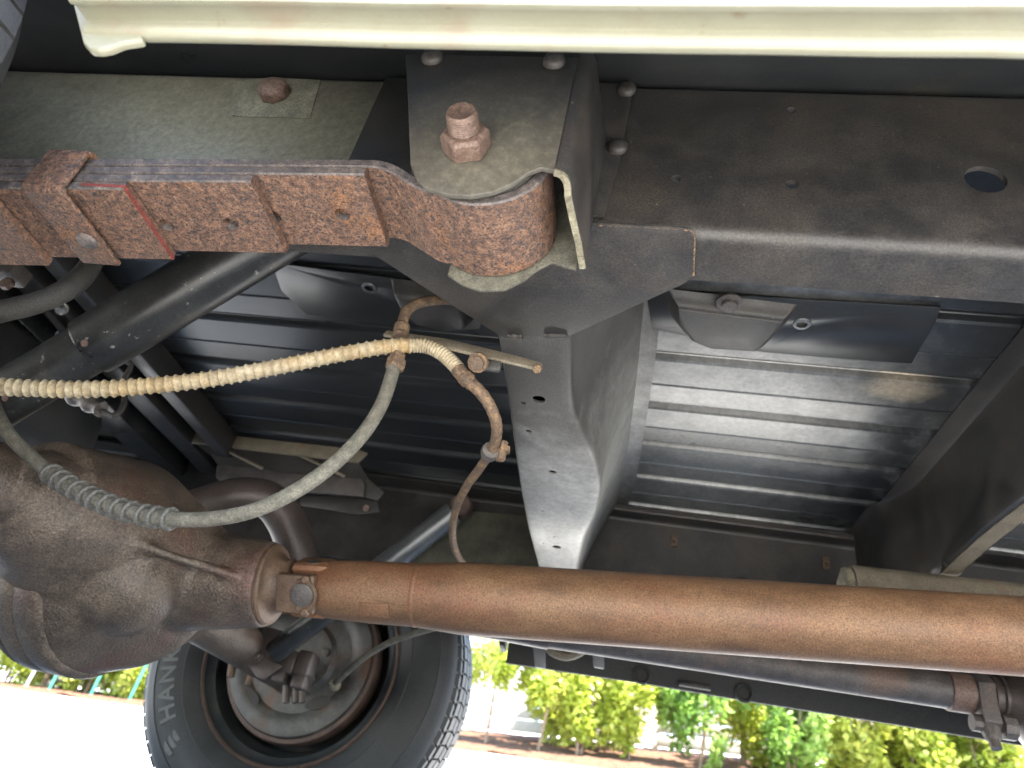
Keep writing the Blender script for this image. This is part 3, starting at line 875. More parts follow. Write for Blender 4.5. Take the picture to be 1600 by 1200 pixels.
# breather hose behind the spring
bm = B(); tube(bm, [U(-40, 497, Y=.52), U(0, 487, Y=.52), U(55, 474, Y=.525), U(100, 455, Y=.53), U(132, 428, Y=.54), U(150, 395, Y=.55), U(155, 360, Y=.56)], .0115, 16)
build('breather_hose', bm, M['hose_dark'], TRUCK)
# wiring plug with its loop
bm = B(); tube(bm, [U(112, 618, Y=.78), U(135, 628, Y=.78), U(158, 640, Y=.78)], lambda s: .011 + .002 * math.sin(s * 220), 12, .004)
plug = build('wiring_plug', bm, M['exhaust'], TRUCK)
bm = B(); tube(bm, [U(160, 642, Y=.78), U(175, 650, Y=.78), U(190, 640, Y=.79), U(195, 622, Y=.80), U(190, 600, Y=.80), U(205, 570, Y=.80), U(180, 560, Y=.78)], .004, 8)
build('wire', bm, M['hose_dark'], plug)

# --- near shock absorber
sa, sb = Vector(U(520, 315, Y=.575)), Vector(U(-40, 651, Y=.655))
d = (sb - sa).normalized()
mid = U(138, 546, Y=.624); Lm = (mid - sa).dot(d); Lt = (sb - sa).length
bm = B()
lathe(bm, [(.012, -.05), (.012, 0), (.035, .001), (.0362, .004), (.0362, Lm - .003), (.0352, Lm), (.033, Lm), (.033, Lm - .01)], sa, d, 40, caps=False)
shock = build('shock_absorber', bm, M['shock'], TRUCK, ang=40)
bm = B(); lathe(bm, [(.0312, Lm - .02), (.0312, Lt + .08), (.0, Lt + .08)], sa, d, 36, caps=False); build('shock_body', bm, M['shock'], shock, ang=40)
bm = B(); a = sa + d * (Lm - .02)
for k in range(3):
    pass
# red paint chip
for px, py, r in ((132, 536, .0045), (8, 622, .004)):
    bm = B(); c = U(px, py, Y=.589 if px > 50 else .612)
    lathe(bm, [(r, 0), (r * .9, .001), (0.0005, .0016)], c, (.1, -.8, -.6), 9); build('paint_chip', bm, M['rim_lip'], shock)

# --- rear axle: differential housing grown as one casting
AX, AY, AZ = -.70, .93, .228
bm = B()
def ell(c, r, n=20, m_=14):
    mm = Matrix.Translation(c) @ Matrix.Diagonal((*r, 1))
    bmesh.ops.create_uvsphere(bm, u_segments=n, v_segments=m_, radius=1, matrix=mm)
A = Vector((.511 + .433, 0, .327 - .248)).normalized()           # driveshaft direction
PIN = Vector((-.476, .957, .243))
def hull(bm, pts):
    t = bmesh.new()
    vs_ = [t.verts.new(p) for p in pts]
    r_ = bmesh.ops.convex_hull(t, input=vs_)
    bad = [e for e in r_['geom_interior'] + r_['geom_unused'] if isinstance(e, bmesh.types.BMVert)]
    bmesh.ops.delete(t, geom=list(set(bad)), context='VERTS')
    me_ = bpy.data.meshes.new('h'); t.to_mesh(me_); t.free(); bm.from_mesh(me_); bpy.data.meshes.remove(me_)
def circ(c, ax, r, n=28):
    d0, u0, v0 = frame(ax)
    return [Vector(c) + u0 * (r * math.cos(2 * math.pi * k / n)) + v0 * (r * math.sin(2 * math.pi * k / n)) for k in range(n)]
NOSE = PIN - A * .075
# upper wedge from the near tube over to the nose, then the ring gear chamber tapering into the nose
hull(bm, circ((AX, AY - .20, AZ + .018), (0, 1, 0), .074) + circ((AX, AY - .05, AZ + .02), (0, 1, 0), .122) + circ(NOSE + Vector((0, 0, .012)), A, .050))
hull(bm, circ((AX + .012, AY, AZ), (1, 0, 0), .1445) + circ((AX, AY - .070, AZ), (0, 1, 0), .118) + circ((AX, AY + .09, AZ), (0, 1, 0), .122) + circ(PIN - A * .135, A, .066))
hull(bm, circ((AX, AY + .22, AZ), (0, 1, 0), .055) + circ((AX, AY + .05, AZ), (0, 1, 0), .11) + circ(NOSE, A, .045))
lathe(bm, [(.074, -.16), (.069, -.10), (.064, -.05), (.060, -.014), (.0585, .0)], PIN, A, 32)
ell((AX + .060, AY - .050, AZ - .030), (.075, .075, .068))
lathe(bm, [(.080, -.02), (.078, .10), (.066, .15), (.0435, .19), (.0435, .22)], (AX, AY - .05, AZ + .010), (0, -1, 0), 32)
lathe(bm, [(.085, 0), (.075, .09), (.045, .12), (.0435, .20)], (AX, AY + .05, AZ), (0, 1, 0), 32)
# casting rib between the two faces
tube(bm, [U(105, 806, Y=.758), U(180, 836, Y=.793), U(260, 866, Y=.833), U(345, 893, Y=.885), U(385, 906, Y=.91)], .0075, 10, .01)
def dmods(o):
    r = o.modifiers.new('r', 'REMESH'); r.mode = 'VOXEL'; r.voxel_size = .004
    s = o.modifiers.new('s', 'SMOOTH'); s.iterations = 12; s.factor = .5
axle = build('axle_housing', bm, M['cast'], TRUCK, mods=dmods, ang=80)
bm = B(); lathe(bm, [(.0405, 0), (.0405, .50)], (AX, AY - .20, AZ + .004), (0, -1, 0), 32); build('axle_tube', bm, M['cast'], axle)
bm = B(); lathe(bm, [(.0405, 0), (.0405, .52)], (AX, AY + .20, AZ), (0, 1, 0), 32); build('axle_tube', bm, M['cast'], axle)
bm = B(); lathe(bm, [(.0475, 0), (.0475, .010), (.044, .012)], (AX, AY - .205, AZ + .004), (0, -1, 0), 32); build('tube_collar', bm, M['cast'], axle, bevel=.001)
# ring flange between housing and cover
bm = B()
rings = []
for (r, h) in ((.10, -.066), (.146, -.064), (.1495, -.060), (.1500, -.036), (.1485, -.034), (.1500, -.032), (.1505, -.006), (.1480, -.001), (.138, .003), (.10, .006)):
    rings.append([Vector((AX + .014 + h, AY + r * math.cos(a), AZ + r * math.sin(a))) for a in [2 * math.pi * k / 64 for k in range(64)]])
loft(bm, rings)
build('ring_flange', bm, M['cast'], axle, ang=50)
# cover behind the flange
bm = B(); lathe(bm, [(.146, 0), (.1475, .003), (.1475, .009), (.134, .013), (.126, .035), (.112, .062), (.08, .080), (.03, .085), (.001, .085)], (AX - .050, AY, AZ), (-1, 0, 0), 40, caps=False)
cover = build('axle_cover', bm, M['cast'], axle, ang=40)
bl = B(); lathe(bl, [(.009, 0), (.009, .007), (.006, .009)], (0, 0, 0), (-1, 0, 0), 6)
bolt0 = build('cover_bolt', bl, M['cast'], axle); b0 = WL[bolt0].copy()
for k in range(10):
    a = 2 * math.pi * (k + .5) / 10
    p = Vector((AX - .060, AY + .137 * math.cos(a), AZ + .137 * math.sin(a))) + b0
    if k == 0: WL[bolt0] = p; bolt0.location = p - WL[axle]
    else: copy_part(bolt0, p, axle)

# --- pinion yoke, universal joint and driveshaft
DS = Vector((-.433, .963, .246))         # near the joint centre
d, u, v = frame(A)
bm = B()
lathe(bm, [(.040, -.030), (.0535, -.030), (.0555, -.027), (.0555, -.019), (.053, -.016), (.045, -.015), (.040, -.011), (.036, -.003), (.036, .006), (.02, .008)], PIN + A * .022, A, 40)
yoke = build('pinion_flange', bm, M['yoke'], TRUCK, ang=35)
JC = PIN + A * .062                       # joint centre
side = Vector((-.22, -.80, -.55)); side = (side - A * side.dot(A)).normalized()
up = A.cross(side)
F = Matrix((( A.x, side.x, up.x, JC.x), (A.y, side.y, up.y, JC.y), (A.z, side.z, up.z, JC.z), (0, 0, 0, 1)))
for s in (1, -1):
    bm = B()
    lo = (-.038, .024, -.026) if s > 0 else (-.038, -.038, -.026)
    hi = (.016, .038, .026) if s > 0 else (.016, -.024, .026)
    box(bm, lo, hi, F)
    build('yoke_ear', bm, M['yoke'], yoke, bevel=.003)
    bm = B(); lathe(bm, [(.0165, .0), (.0165, .006), (.014, .0075), (.003, .008)], JC + side * s * .034, side * s, 24); build('bearing_cap', bm, M['exhaust'], yoke, ang=30)
    bm = B()
    ringp = [JC + side * s * .039 + A * (.019 * math.cos(t_)) + up * (.019 * math.sin(t_)) for t_ in [R(-110 + 22 * k) for k in range(11)]]
    tube(bm, ringp, .0032, 8, .004); build('bearing_strap', bm, M['yoke'], yoke)
    for sg in (1, -1):
        bm = B(); lathe(bm, [(.0062, 0), (.0062, .006), (.004, .0075)], JC + side * s * .038 + up * sg * .022 + A * .006, side * s, 6); build('strap_bolt', bm, M['yoke'], yoke)
bm = B(); cyl(bm, JC - side * .03, JC + side * .03, .011); cyl(bm, JC - up * .036, JC + up * .036, .011); ell(JC, (.018, .018, .018))
build('joint_cross', bm, M['cast'], yoke)
# driveshaft: tube, neck and forked yoke
S0 = Vector((-.417, .9635, .2487)); 
bm = B()
Lsh = 2.2
prof = [(.030, .010), (.0365, .014), (.0388, .024), (.0405, .05), (.0420, .10), (.0422, .150), (.0426, .155), (.0440, .17), (.0468, .205), (.0478, .215), (.0478, .6), (.0478, 1.2), (.0478, Lsh)]
lathe(bm, prof, S0, A, 56)
shaft = build('driveshaft', bm, M['shaft'], TRUCK, ang=40)
for s in (1, -1):
    bm = B()
    Fm = Matrix(((A.x, side.x, up.x, S0.x), (A.y, side.y, up.y, S0.y), (A.z, side.z, up.z, S0.z), (0, 0, 0, 1)))
    lo = (-.026, -.024, .022) if s > 0 else (-.026, -.024, -.0385)
    hi = (.030, .022, .0375) if s > 0 else (.030, .022, -.022)
    box(bm, lo, hi, Fm)
    build('fork_ear', bm, M['shaft'], shaft, bevel=.009)
bm = B(); lathe(bm, [(.0421, .148), (.0428, .1495), (.0430, .1515), (.0429, .1535), (.0424, .155)], S0, A, 48, caps=False); build('weld_ring', bm, M['shaft'], shaft, ang=60)
c = U(581, 961, Y=.931)
Fb = Matrix(((A.x, side.x, up.x, c.x), (A.y, side.y, up.y, c.y), (A.z, side.z, up.z, c.z), (0, 0, 0, 1)))
bm = B()
cc = S0 + A * ((c - S0).dot(A)); rad = (c - cc).normalized(); tt = A.cross(rad)
for a_ in (-9, 0, 9): pass
rings = []
for k in range(-3, 4):
    a = R(5 * k)
    dirn = rad * math.cos(a) + tt * math.sin(a)
    rings.append([cc + dirn * .0405 - A * .02, cc + dirn * .0438 - A * .02, cc + dirn * .0438 + A * .02, cc + dirn * .0405 + A * .02])
loft(bm, rings); build('balance_weight', bm, M['shaft'], shaft, bevel=.0008)

# --- brake hoses
bm = B()
cp = [(-40, 600), (0, 604), (60, 607), (150, 608), (240, 602), (330, 592), (430, 574), (530, 554), (600, 542), (640, 540)]
yy = [.548, .55, .553, .557, .562, .567, .573, .58, .585, .588]
path = [U(a, b, Y=c) for (a, b), c in zip(cp, yy)]
pp = catmull(path, .0011)
def rib(s):
    k = (s % .0088) / .0088
    return .0076 + (.0019 * math.exp(-((k - .5) / .13) ** 2))
tube(bm, pp, rib, 20, raw=True)
hose = build('brake_hose', bm, M['hose_cream'], TRUCK, ang=70, label='cream coloured ribbed brake hose')
bm = B()
cp = [(640, 540), (665, 541), (690, 552), (710, 570), (720, 582)]
pp = catmull([U(a, b, Y=c) for (a, b), c in zip(cp, (.588, .59, .592, .594, .595))], .0006)
tube(bm, pp, lambda s: .0075 + .0006 * math.sin(s * 2 * math.pi / .0036), 18, raw=True); build('hose_sleeve', bm, M['hose_cream'], hose, ang=70)
bm = B(); p0, p1 = U(714, 576, Y=.594), U(738, 602, Y=.597)
dd = (p1 - p0).normalized()
lathe(bm, [(.0072, 0), (.008, .002), (.008, .009), (.0074, .011), (.0086, .0125), (.0086, .019), (.007, .021), (.007, .024)], p0, dd, 18)
build('hose_fitting', bm, M['line_rust'], hose, ang=30)
bm = B()
cp = [(735, 598, .597), (750, 612, .60), (766, 635, .61), (776, 665, .63), (772, 695, .66), (752, 728, .70), (728, 762, .76), (712, 797, .84), (707, 835, .93), (714, 865, 1.0), (732, 890, 1.08), (760, 915, 1.15)]
pp = catmull([U(a, b, Y=c) for a, b, c in cp], .003)
tot = arclen(pp)
tube(bm, pp, lambda s: .0050 + .0018 * max(0, 1 - s / .12) + .0003 * math.sin(s * 700), 14, raw=True)
build('brake_line', bm, M['line_rust'], TRUCK, ang=60)
bm = B(); c = U(766, 706, Y=.672); lathe(bm, [(.0095, -.006), (.0105, 0), (.0095, .006)], c, pp[len(pp) // 3 + 1] - pp[len(pp) // 3], 16)
clip = build('line_clip', bm, M['exhaust'], TRUCK, ang=60)
bm = B(); c = U(779, 703, Y=.672); box(bm, c + Vector((-.006, -.004, -.002)), c + Vector((.012, .004, .004))); lathe(bm, [(.006, -.006), (.006, .014), (.004, .016)], c + Vector((.003, 0, .004)), (0, .2, -1), 8)
build('clip_bolt', bm, M['line_rust'], clip)

# grey hose hanging in a loop
bm = B()
cp = [(617, 565, .592), (611, 590, .59), (597, 630, .585), (572, 672, .58), (540, 708, .575), (500, 742, .57), (450, 774, .57), (395, 798, .575), (335, 810, .58), (270, 811, .585), (205, 800, .59), (145, 778, .595), (92, 748, .60), (50, 715, .605), (18, 684, .605), (0, 655, .61), (-20, 610, .62)]
pp = catmull([U(a, b, Y=c) for a, b, c in cp], .003)
tube(bm, pp, lambda s: .0070 + .0002 * math.sin(s * 900), 16, raw=True)
loop = build('flexible_hose', bm, M['hose_grey'], TRUCK, ang=70, label='grey rubber hose hanging in a loop')
cum = [0]
for a, b in zip(pp, pp[1:]): cum.append(cum[-1] + (b - a).length)
def at_near(px, py):
    best = min(range(len(pp)), key=lambda i: (px - (800 + FPX * pp[i].dot(CR) / pp[i].dot(CF))) ** 2 + (py - (600 + FPX * pp[i].dot(CD) / pp[i].dot(CF))) ** 2)
    return best
i0, i1 = at_near(264, 811), at_near(80, 742)
cb = B(); lathe(cb, [(.0066, -.0022), (.0098, -.0026), (.0112, -.0014), (.0112, .0014), (.0098, .0026), (.0066, .0022)], (0, 0, 0), (0, 0, 1), 20)
coil = build('guard_coil', cb, M['coil'], loop, ang=30)
for k in range(12):
    s = cum[i0] + (cum[i1] - cum[i0]) * k / 11
    j = min(range(len(cum)), key=lambda i: abs(cum[i] - s))
    dirn = (pp[min(j + 1, len(pp) - 1)] - pp[j - 1]).normalized()
    rot = (dirn + Vector((.0, .12, .18))).normalized().to_track_quat('Z', 'Y').to_euler()
    if k == 0:
        WL[coil] = pp[j].copy(); coil.location = pp[j] - WL[loop]; coil.rotation_euler = rot
    else: copy_part(coil, pp[j], loop, rot)
# rusted fittings above the loop
bm = B(); a, b = U(617, 574, Y=.592), U(622, 552, Y=.592)
lathe(bm, [(.0075, -.003), (.0105, 0), (.0105, .008), (.0085, .010), (.0085, .016)], a, b - a, 8); build('hose_fitting', bm, M['line_rust'], loop, ang=30)
bm = B(); a, b = U(625, 528, Y=.594), U(630, 500, Y=.596)
lathe(bm, [(.0085, 0), (.009, .004), (.0078, .006), (.0088, .010), (.0082, .018), (.0062, .020)], a, b - a, 14); build('hose_fitting', bm, M['line_rust'], loop, ang=30)
bm = B(); tube(bm, [U(629, 505, Y=.596), U(633, 490, Y=.597), U(643, 479, Y=.60), U(660, 472, Y=.605), U(690, 468, Y=.62), U(720, 470, Y=.64)], .006, 12); build('brake_line', bm, M['line_rust'], TRUCK)
# bracket strap that carries both hoses
bm = B()
st = [(602, 521), (640, 528), (690, 536), (745, 549), (800, 562), (846, 574)]
P0 = [U(a, b, Y=.598) for a, b in st]
rings = []
for i, p in enumerate(P0):
    wv = Vector((0, .006, -.004)); hv = Vector((0, -.009, -.006))
    q0 = p
    wid = (.006, .008, .010, .010, .009, .0075)[i]
    tv = Vector((.0, -.5, -.85)).normalized() * wid; nv = Vector((0, .86, -.5)) * .0018
    rings.append([q0 - tv - nv, q0 + tv - nv, q0 + tv + nv, q0 - tv + nv])
loft(bm, rings)
strap = build('hose_bracket', bm, M['tan'], TRUCK, bevel=.0007)
bm = B(); c = U(748, 566, Y=.585); lathe(bm, [(.011, 0), (.0105, .006), (.0075, .0065), (.0075, .013), (.005, .014)], c, (0, -.75, -.65), 10); build('bolt', bm, M['line_rust'], strap, ang=30)
bm = B(); c = U(765, 572, Y=.593); box(bm, c + Vector((-.008, -.003, -.006)), c + Vector((.012, .003, .006))); build('nut_plate', bm, M['grey'], strap, bevel=.002)
bm = B(); c = U(840, 576, Y=.588); lathe(bm, [(.0052, 0), (.0045, .004), (.002, .005)], c, (0, -.75, -.65), 7); build('rusty_stud', bm, M['line_rust'], strap)

# --- heat shield bracket under the bed on the far side
bm = B(); prism(bm, UP([(275, 671), (560, 702), (575, 708), (560, 722), (290, 690), (272, 686)], Y=1.33), Vector((0, .004, -.002)))
sh = build('heat_shield', bm, M['tan'], TRUCK, bevel=.001, label='dusty steel bracket over the tailpipe')
bm = B(); prism(bm, UP([(300, 690), (560, 722), (575, 748), (600, 770), (590, 782), (470, 752), (345, 735), (330, 712)], Y=1.345), Vector((0, .003, .001))); build('shield_face', bm, M['grey'], sh, bevel=.001)
bm = B(); prism(bm, UP([(338, 728), (350, 726), (470, 740), (565, 748), (570, 756), (568, 776), (470, 768), (345, 752), (336, 745)], Y=1.318), Vector((0, .012, .002))); build('shield_lip', bm, M['exhaust'], sh, bevel=.002)
bm = B(); prism(bm, UP([(470, 774), (590, 782), (594, 800), (560, 804), (470, 790)], Y=1.34), Vector((0, .004, .001))); build('shield_foot', bm, M['chassis'], sh, bevel=.001)
for a, b in (((350, 702), (410, 732)), ((470, 712), (538, 744))):
    bm = B(); cyl(bm, U(*a, Y=1.335), U(*b, Y=1.30), .0035, 8); build('shield_stud', bm, M['tan'], sh)
bm = B(); c = U(573, 794, Y=1.335); lathe(bm, [(.008, 0), (.007, .004)], c, (0, -1, -.3), 12); build('bolt', bm, M['bolt'], sh)

# --- tailpipe over the axle, front pipe and silencer
bm = B()
cp = [(250, 812, 1.10), (320, 790, 1.12), (375, 775, 1.13), (420, 782, 1.15), (446, 812, 1.17), (464, 858, 1.19), (478, 900, 1.21), (520, 928, 1.24), (620, 944, 1.27), (760, 966, 1.29), (860, 984, 1.30)]
tube(bm, [U(a, b, Y=c) for a, b, c in cp], .034, 28, .012)
build('tailpipe', bm, M['exhaust_dark'], TRUCK, ang=60)
bm = B()
p0, p1 = U(800, 978, Y=1.30), U(1478, 1078, Y=1.30)
tube(bm, [p0, p0.lerp(p1, .33), p0.lerp(p1, .66), p1], .0285, 32, .03)
ex = build('exhaust_pipe', bm, M['exhaust'], TRUCK)
dd = (p1 - p0).normalized()
bm = B(); lathe(bm, [(.0285, 0), (.0315, .001), (.0315, .034), (.029, .036)], p1, dd, 32); build('pipe_sleeve', bm, M['bolt'], ex, bevel=.001)
bm = B(); lathe(bm, [(.029, .034), (.031, .030), (.031, .06), (.036, .062), (.036, .066), (.032, .068), (.032, .074), (.036, .076), (.036, .08), (.032, .082), (.045, .10), (.075, .125), (.082, .14), (.085, .16), (.085, .80)], p1, dd, 32); build('silencer', bm, M['exhaust_dark'], ex, ang=35)
bm = B()
d_, uu, vv = frame(dd)
fl = []
fc = p1 + dd * .036
dn = Vector((.0, -.35, -1)).normalized(); dn = (dn - dd * dn.dot(dd)).normalized(); sd_ = dd.cross(dn)
for a, r in ((0, .062), (18, .058), (38, .036), (90, .036), (142, .036), (162, .058), (180, .062), (198, .058), (218, .037), (270, .037), (322, .037), (342, .058)):
    fl.append(fc + dn * (r * math.cos(R(a))) + sd_ * (r * math.sin(R(a))))
prism(bm, fl, dd * .026); build('pipe_flange', bm, M['exhaust'], ex, bevel=.002)
bm = B(); c = fc + dn * .050 - dd * .012
lathe(bm, [(.013, 0), (.013, .012), (.008, .0125), (.008, .040), (.019, .042), (.019, .060), (.011, .062)], c, dd, 10); build('flange_bolt', bm, M['exhaust'], ex)
bm = B(); c = fc + dn * .058; lathe(bm, [(.016, -.01), (.012, .014), (.008, .018), (.008, .030)], c + dd * .012, dn, 10); build('flange_stud', bm, M['exhaust'], ex)
# pale hanger straps beyond the pipe
hb = None
for px in (843, 935):
    bm = B()
    a, b, c, e = U(px - 11, 1003, Y=1.60), U(px + 9, 1006, Y=1.60), U(px + 9, 1045, Y=1.60), U(px - 7, 1042, Y=1.60)
    prism(bm, [a, b, c, e], Vector((0, .008, 0)))
    hb = build('exhaust_hanger', bm, M['strap'], TRUCK, bevel=.003)
bm = B(); tube(bm, [U(850, 1003, Y=1.58), U(862, 1018, Y=1.58), U(885, 1026, Y=1.58), U(905, 1020, Y=1.58), U(918, 1010, Y=1.58)], .009, 12); build('hanger_loop', bm, M['tan'], TRUCK)

# --- tan trough shield beyond the driveshaft on the right
bm = B()
sec = []
ring0 = []
a0_ = U(1330, 886, Y=1.20); a1_ = U(1640, 920, Y=1.17)
dv = (a1_ - a0_).normalized()
prof2 = [(-.010, .0), (.0, -.004), (.010, -.016), (.018, -.034), (.024, -.060)]
prof3 = [(-p[0] * .0 + .06 - p[0], p[1]) for p in prof2]
def trough(p):
    pts_ = [p + Vector((0, .055, -.05)), p + Vector((0, .04, -.012)), p + Vector((0, .012, .002)), p + Vector((0, -.004, -.002)), p + Vector((0, -.018, -.018)), p + Vector((0, -.026, -.055))]
    return pts_
rings = [trough(a0_ + dv * (i * .06)) for i in range(12)]
loft(bm, rings, closed=False); trs = build('shaft_guard', bm, M['tan'], TRUCK, solid=.004, ang=50, label='tan dusted guard beside the driveshaft')
bm = B()
q = [p - dv * .001 for p in trough(a0_)]
prism(bm, q, -dv * .012); build('guard_end', bm, M['worn_edge'], trs, bevel=.002)

# --- far shock absorber with its brackets
sa2, sb2 = U(722, 792, Y=1.36), U(425, 1022, Y=1.40)
dd = (sb2 - sa2).normalized(); L2 = (sb2 - sa2).length
bm = B(); lathe(bm, [(.010, 0), (.010, .02), (.0255, .022), (.0255, L2 * .52), (.023, L2 * .525)], sa2, dd, 32, caps=True)
s2 = build('shock_absorber', bm, M['chrome'], TRUCK)
bm = B(); lathe(bm, [(.0225, L2 * .5), (.0225, L2 * .985), (.019, L2)], sa2, dd, 32); build('shock_body', bm, M['shock'], s2)
bm = B(); lathe(bm, [(.019, -.02), (.022, -.016), (.022, .016), (.019, .02)], sa2, (0, -1, -.1), 24); build('shock_eye', bm, M['rim_lip'], s2)
bm = B(); q = UP([(362, 1003), (400, 975), (440, 985), (418, 1030), (440, 1040), (412, 1062), (400, 1058)], Y=1.385)
prism(bm, q, Vector((0, .006, 0))); br = build('shock_bracket', bm, M['exhaust_dark'], axle, bevel=.0015)
bm = B(); c = U(403, 1026, Y=1.383); lathe(bm, [(.013, 0), (.013, .004), (.0085, .005), (.0085, .011), (.006, .013)], c, (0, -1, 0), 12); build('bolt', bm, M['exhaust_dark'], TRUCK)
for (px, py, sx, sz) in ((452, 1036, .020, .022), (478, 1038, .016, .024), (440, 1058, .014, .012), (470, 1066, .014, .014)):
    bm = B(); c = U(px, py, Y=1.48); box(bm, c + Vector((-sx, -.02, -sz)), c + Vector((sx, .03, sz))); build('spring_seat', bm, M['exhaust_dark'], TRUCK, bevel=.005)
for px in (447, 462, 472):
    bm = B(); cyl(bm, U(px, 1040, Y=1.50), U(px, 1098, Y=1.50), .007, 10); build('clamp_bolt', bm, M['exhaust_dark'], TRUCK)
for a, b, r in (((372, 1010), (360, 1058), .008), ((392, 1050), (387, 1070), .006)):
    bm = B(); cyl(bm, U(*a, Y=1.52), U(*b, Y=1.52), r, 10); build('clamp_bolt', bm, M['line_rust'], TRUCK)
# far leaf spring seen edge on past the pipe
bm = B()
for k in range(4):
    x1 = -.05 - .09 * k
    leaf_mesh(bm, [(x, leaf_bottom(x) - (TL + .0013) * k) for x in [-1.3 + .05 * k + i * (x1 + 1.3 - .05 * k) / 20 for i in range(21)]], TL, 1.515, 1.59)
build('leaf_spring', bm, M['leaf'], TRUCK)
# parking brake cable
bm = B(); tube(bm, [U(523, 1068, Y=1.60), U(540, 1052, Y=1.56), U(565, 1030, Y=1.52), U(600, 1008, Y=1.48), U(640, 992, Y=1.45), U(690, 978, Y=1.42), U(780, 960, Y=1.4)], lambda s: .0065 + .0004 * math.sin(s * 1500), 12, .002)
cable = build('brake_cable', bm, M['hose_grey'], TRUCK)
bm = B(); c = U(523, 1068, Y=1.60); lathe(bm, [(.012, -.01), (.013, 0), (.010, .006)], c, (0, -1, .3), 18); build('cable_boot', bm, M['worn_edge'], cable)

# --- wheels
WHC = Vector((-.697, 1.665, .270)); RT = .377
def make_wheel(c, out, name_text):
    """c: centre on the inner sidewall plane; out: +1 if the outside of the wheel lies towards +Y"""
    ax = Vector((0, out, 0))
    W = .225
    # rim first: it is the wheel, the tyre and letters are its children
    bm = B()
    lathe(bm, [(.232, .006), (.229, .000), (.224, .002), (.220, .012), (.206, .020), (.204, .045), (.196, .055), (.188, .085), (.188, .14), (.19, .16), (.17, .168), (.10, .165), (.09, .15), (.0, .15)], c, ax, 72, caps=False)
    wheel = build('wheel', bm, M['rim'], TRUCK, ang=45)
    bm = B(); lathe(bm, [(.2245, .001), (.2285, -.0025), (.2325, .0), (.2335, .006), (.2285, .005)], c, ax, 72, close=True); build('rim_flange', bm, M['rim_lip'], wheel, ang=60)
    bm = B()
    pf = [(.226, .008), (.234, .001), (.246, -.008), (.262, -.016), (.266, -.0175), (.268, -.0165), (.282, -.020), (.300, -.0205), (.318, -.0185), (.330, -.015), (.332, -.0165), (.334, -.014), (.346, -.008), (.356, .0), (.364, .010), (.368, .022)]
    pf += [(.369, .05), (.3695, .10), (.3695, .13), (.369, .18), (.366, .205), (.355, .222), (.33, .235), (.30, .24), (.26, .238), (.235, .228), (.226, .22)]
    lathe(bm, pf, c, ax, 128, caps=False)
    build('tyre', bm, M['rubber'], wheel, ang=25)
    # tread blocks
    bm = B(); nb = 76
    rows = ((.010, .040, .360, RT - .003), (.050, .088, .366, RT), (.096, .130, .366, RT), (.138, .176, .366, RT), (.186, .214, .360, RT - .003))
    for ri, (h0, h1, r0, r1) in enumerate(rows):
        for k in range(nb):
            a0 = 2 * math.pi * (k + .18 * ri) / nb; a1 = a0 + 2 * math.pi / nb * .84
            def P(r, a, h): return c + ax * h + Vector((r * math.cos(a), 0, r * math.sin(a)))
            sk = .012 * (1 if ri % 2 else -1)
            edge0 = .010 if ri == 0 else 0; edge1 = .010 if ri == 4 else 0
            v8 = [P(r0, a0, h0), P(r0, a1, h0), P(r0, a1 + sk, h1), P(r0, a0 + sk, h1), P(r1, a0, h0 + edge0), P(r1, a1, h0 + edge0), P(r1, a1 + sk, h1 - edge1), P(r1, a0 + sk, h1 - edge1)]
            vv_ = [bm.verts.new(p) for p in v8]
            for f in ((0, 3, 2, 1), (4, 5, 6, 7), (0, 1, 5, 4), (1, 2, 6, 5), (2, 3, 7, 6), (3, 0, 4, 7)): bm.faces.new([vv_[i] for i in f])
    tr_ = build('tread', bm, M['rubber'], wheel, smooth=False)
    tr_['kind'] = 'stuff'
    # raised letters on the sidewall, reading round the tyre
    if name_text:
        cu = bpy.data.curves.new('t', 'FONT'); cu.body = name_text; cu.size = .052; cu.extrude = .0016; cu.offset = .0012; cu.space_character = 1.22
        to = bpy.data.objects.new('t', cu); COL.objects.link(to)
        dg = bpy.context.evaluated_depsgraph_get(); dg.update()
        tm = bpy.data.meshes.new_from_object(to.evaluated_get(dg))
        bpy.data.objects.remove(to)
        bm = B(); bm.from_mesh(tm); bpy.data.meshes.remove(tm)
        bmesh.ops.subdivide_edges(bm, edges=[e for e in bm.edges if e.calc_length() > .015], cuts=2)
        a_start = R(217)
        for v_ in bm.verts:
            x, y, z = v_.co
            r = .284 + y * .95
            a = a_start - x / .300            # clockwise as the camera sees it
            h = -.0195 - z - .0003 + (.004 if r > .318 else 0) * (r - .318) / .02
            v_.co = c + ax * h + Vector((r * math.cos(a), 0, r * math.sin(a)))
        build('lettering', bm, M['rubber_text'], wheel, ang=30)
        # winged mark ahead of the word
        bm = B()
        for k in range(3):
            a1, a2 = 221.5 + 1.0 * k, 226.5 + 1.6 * k
            r1 = .292 + .012 * k; r2 = .296 + .012 * k
            q = []
            for t_ in range(6):
                a = R(a1 + (a2 - a1) * t_ / 5); r = r2 + .004 * math.sin(math.pi * t_ / 5)
                q.append(c + ax * -.021 + Vector((r * math.cos(a), 0, r * math.sin(a))))
            for t_ in range(5, -1, -1):
                a = R(a1 + (a2 - a1) * t_ / 5); r = r1 - .004 * t_ / 5
                q.append(c + ax * -.021 + Vector((r * math.cos(a), 0, r * math.sin(a))))
            prism(bm, q, ax * .003)
        build('wing_mark', bm, M['rubber_text'], wheel)
    # brake backing plate and drum
    bm = B()
    lathe(bm, [(.05, -.006), (.075, -.004), (.085, .006), (.118, .008), (.128, .0), (.150, -.004), (.166, .0), (.170, .010), (.168, .03)], c + ax * .004, ax, 56, caps=True)
    bp_ = build('brake_plate', bm, M['plate'], wheel, ang=40)
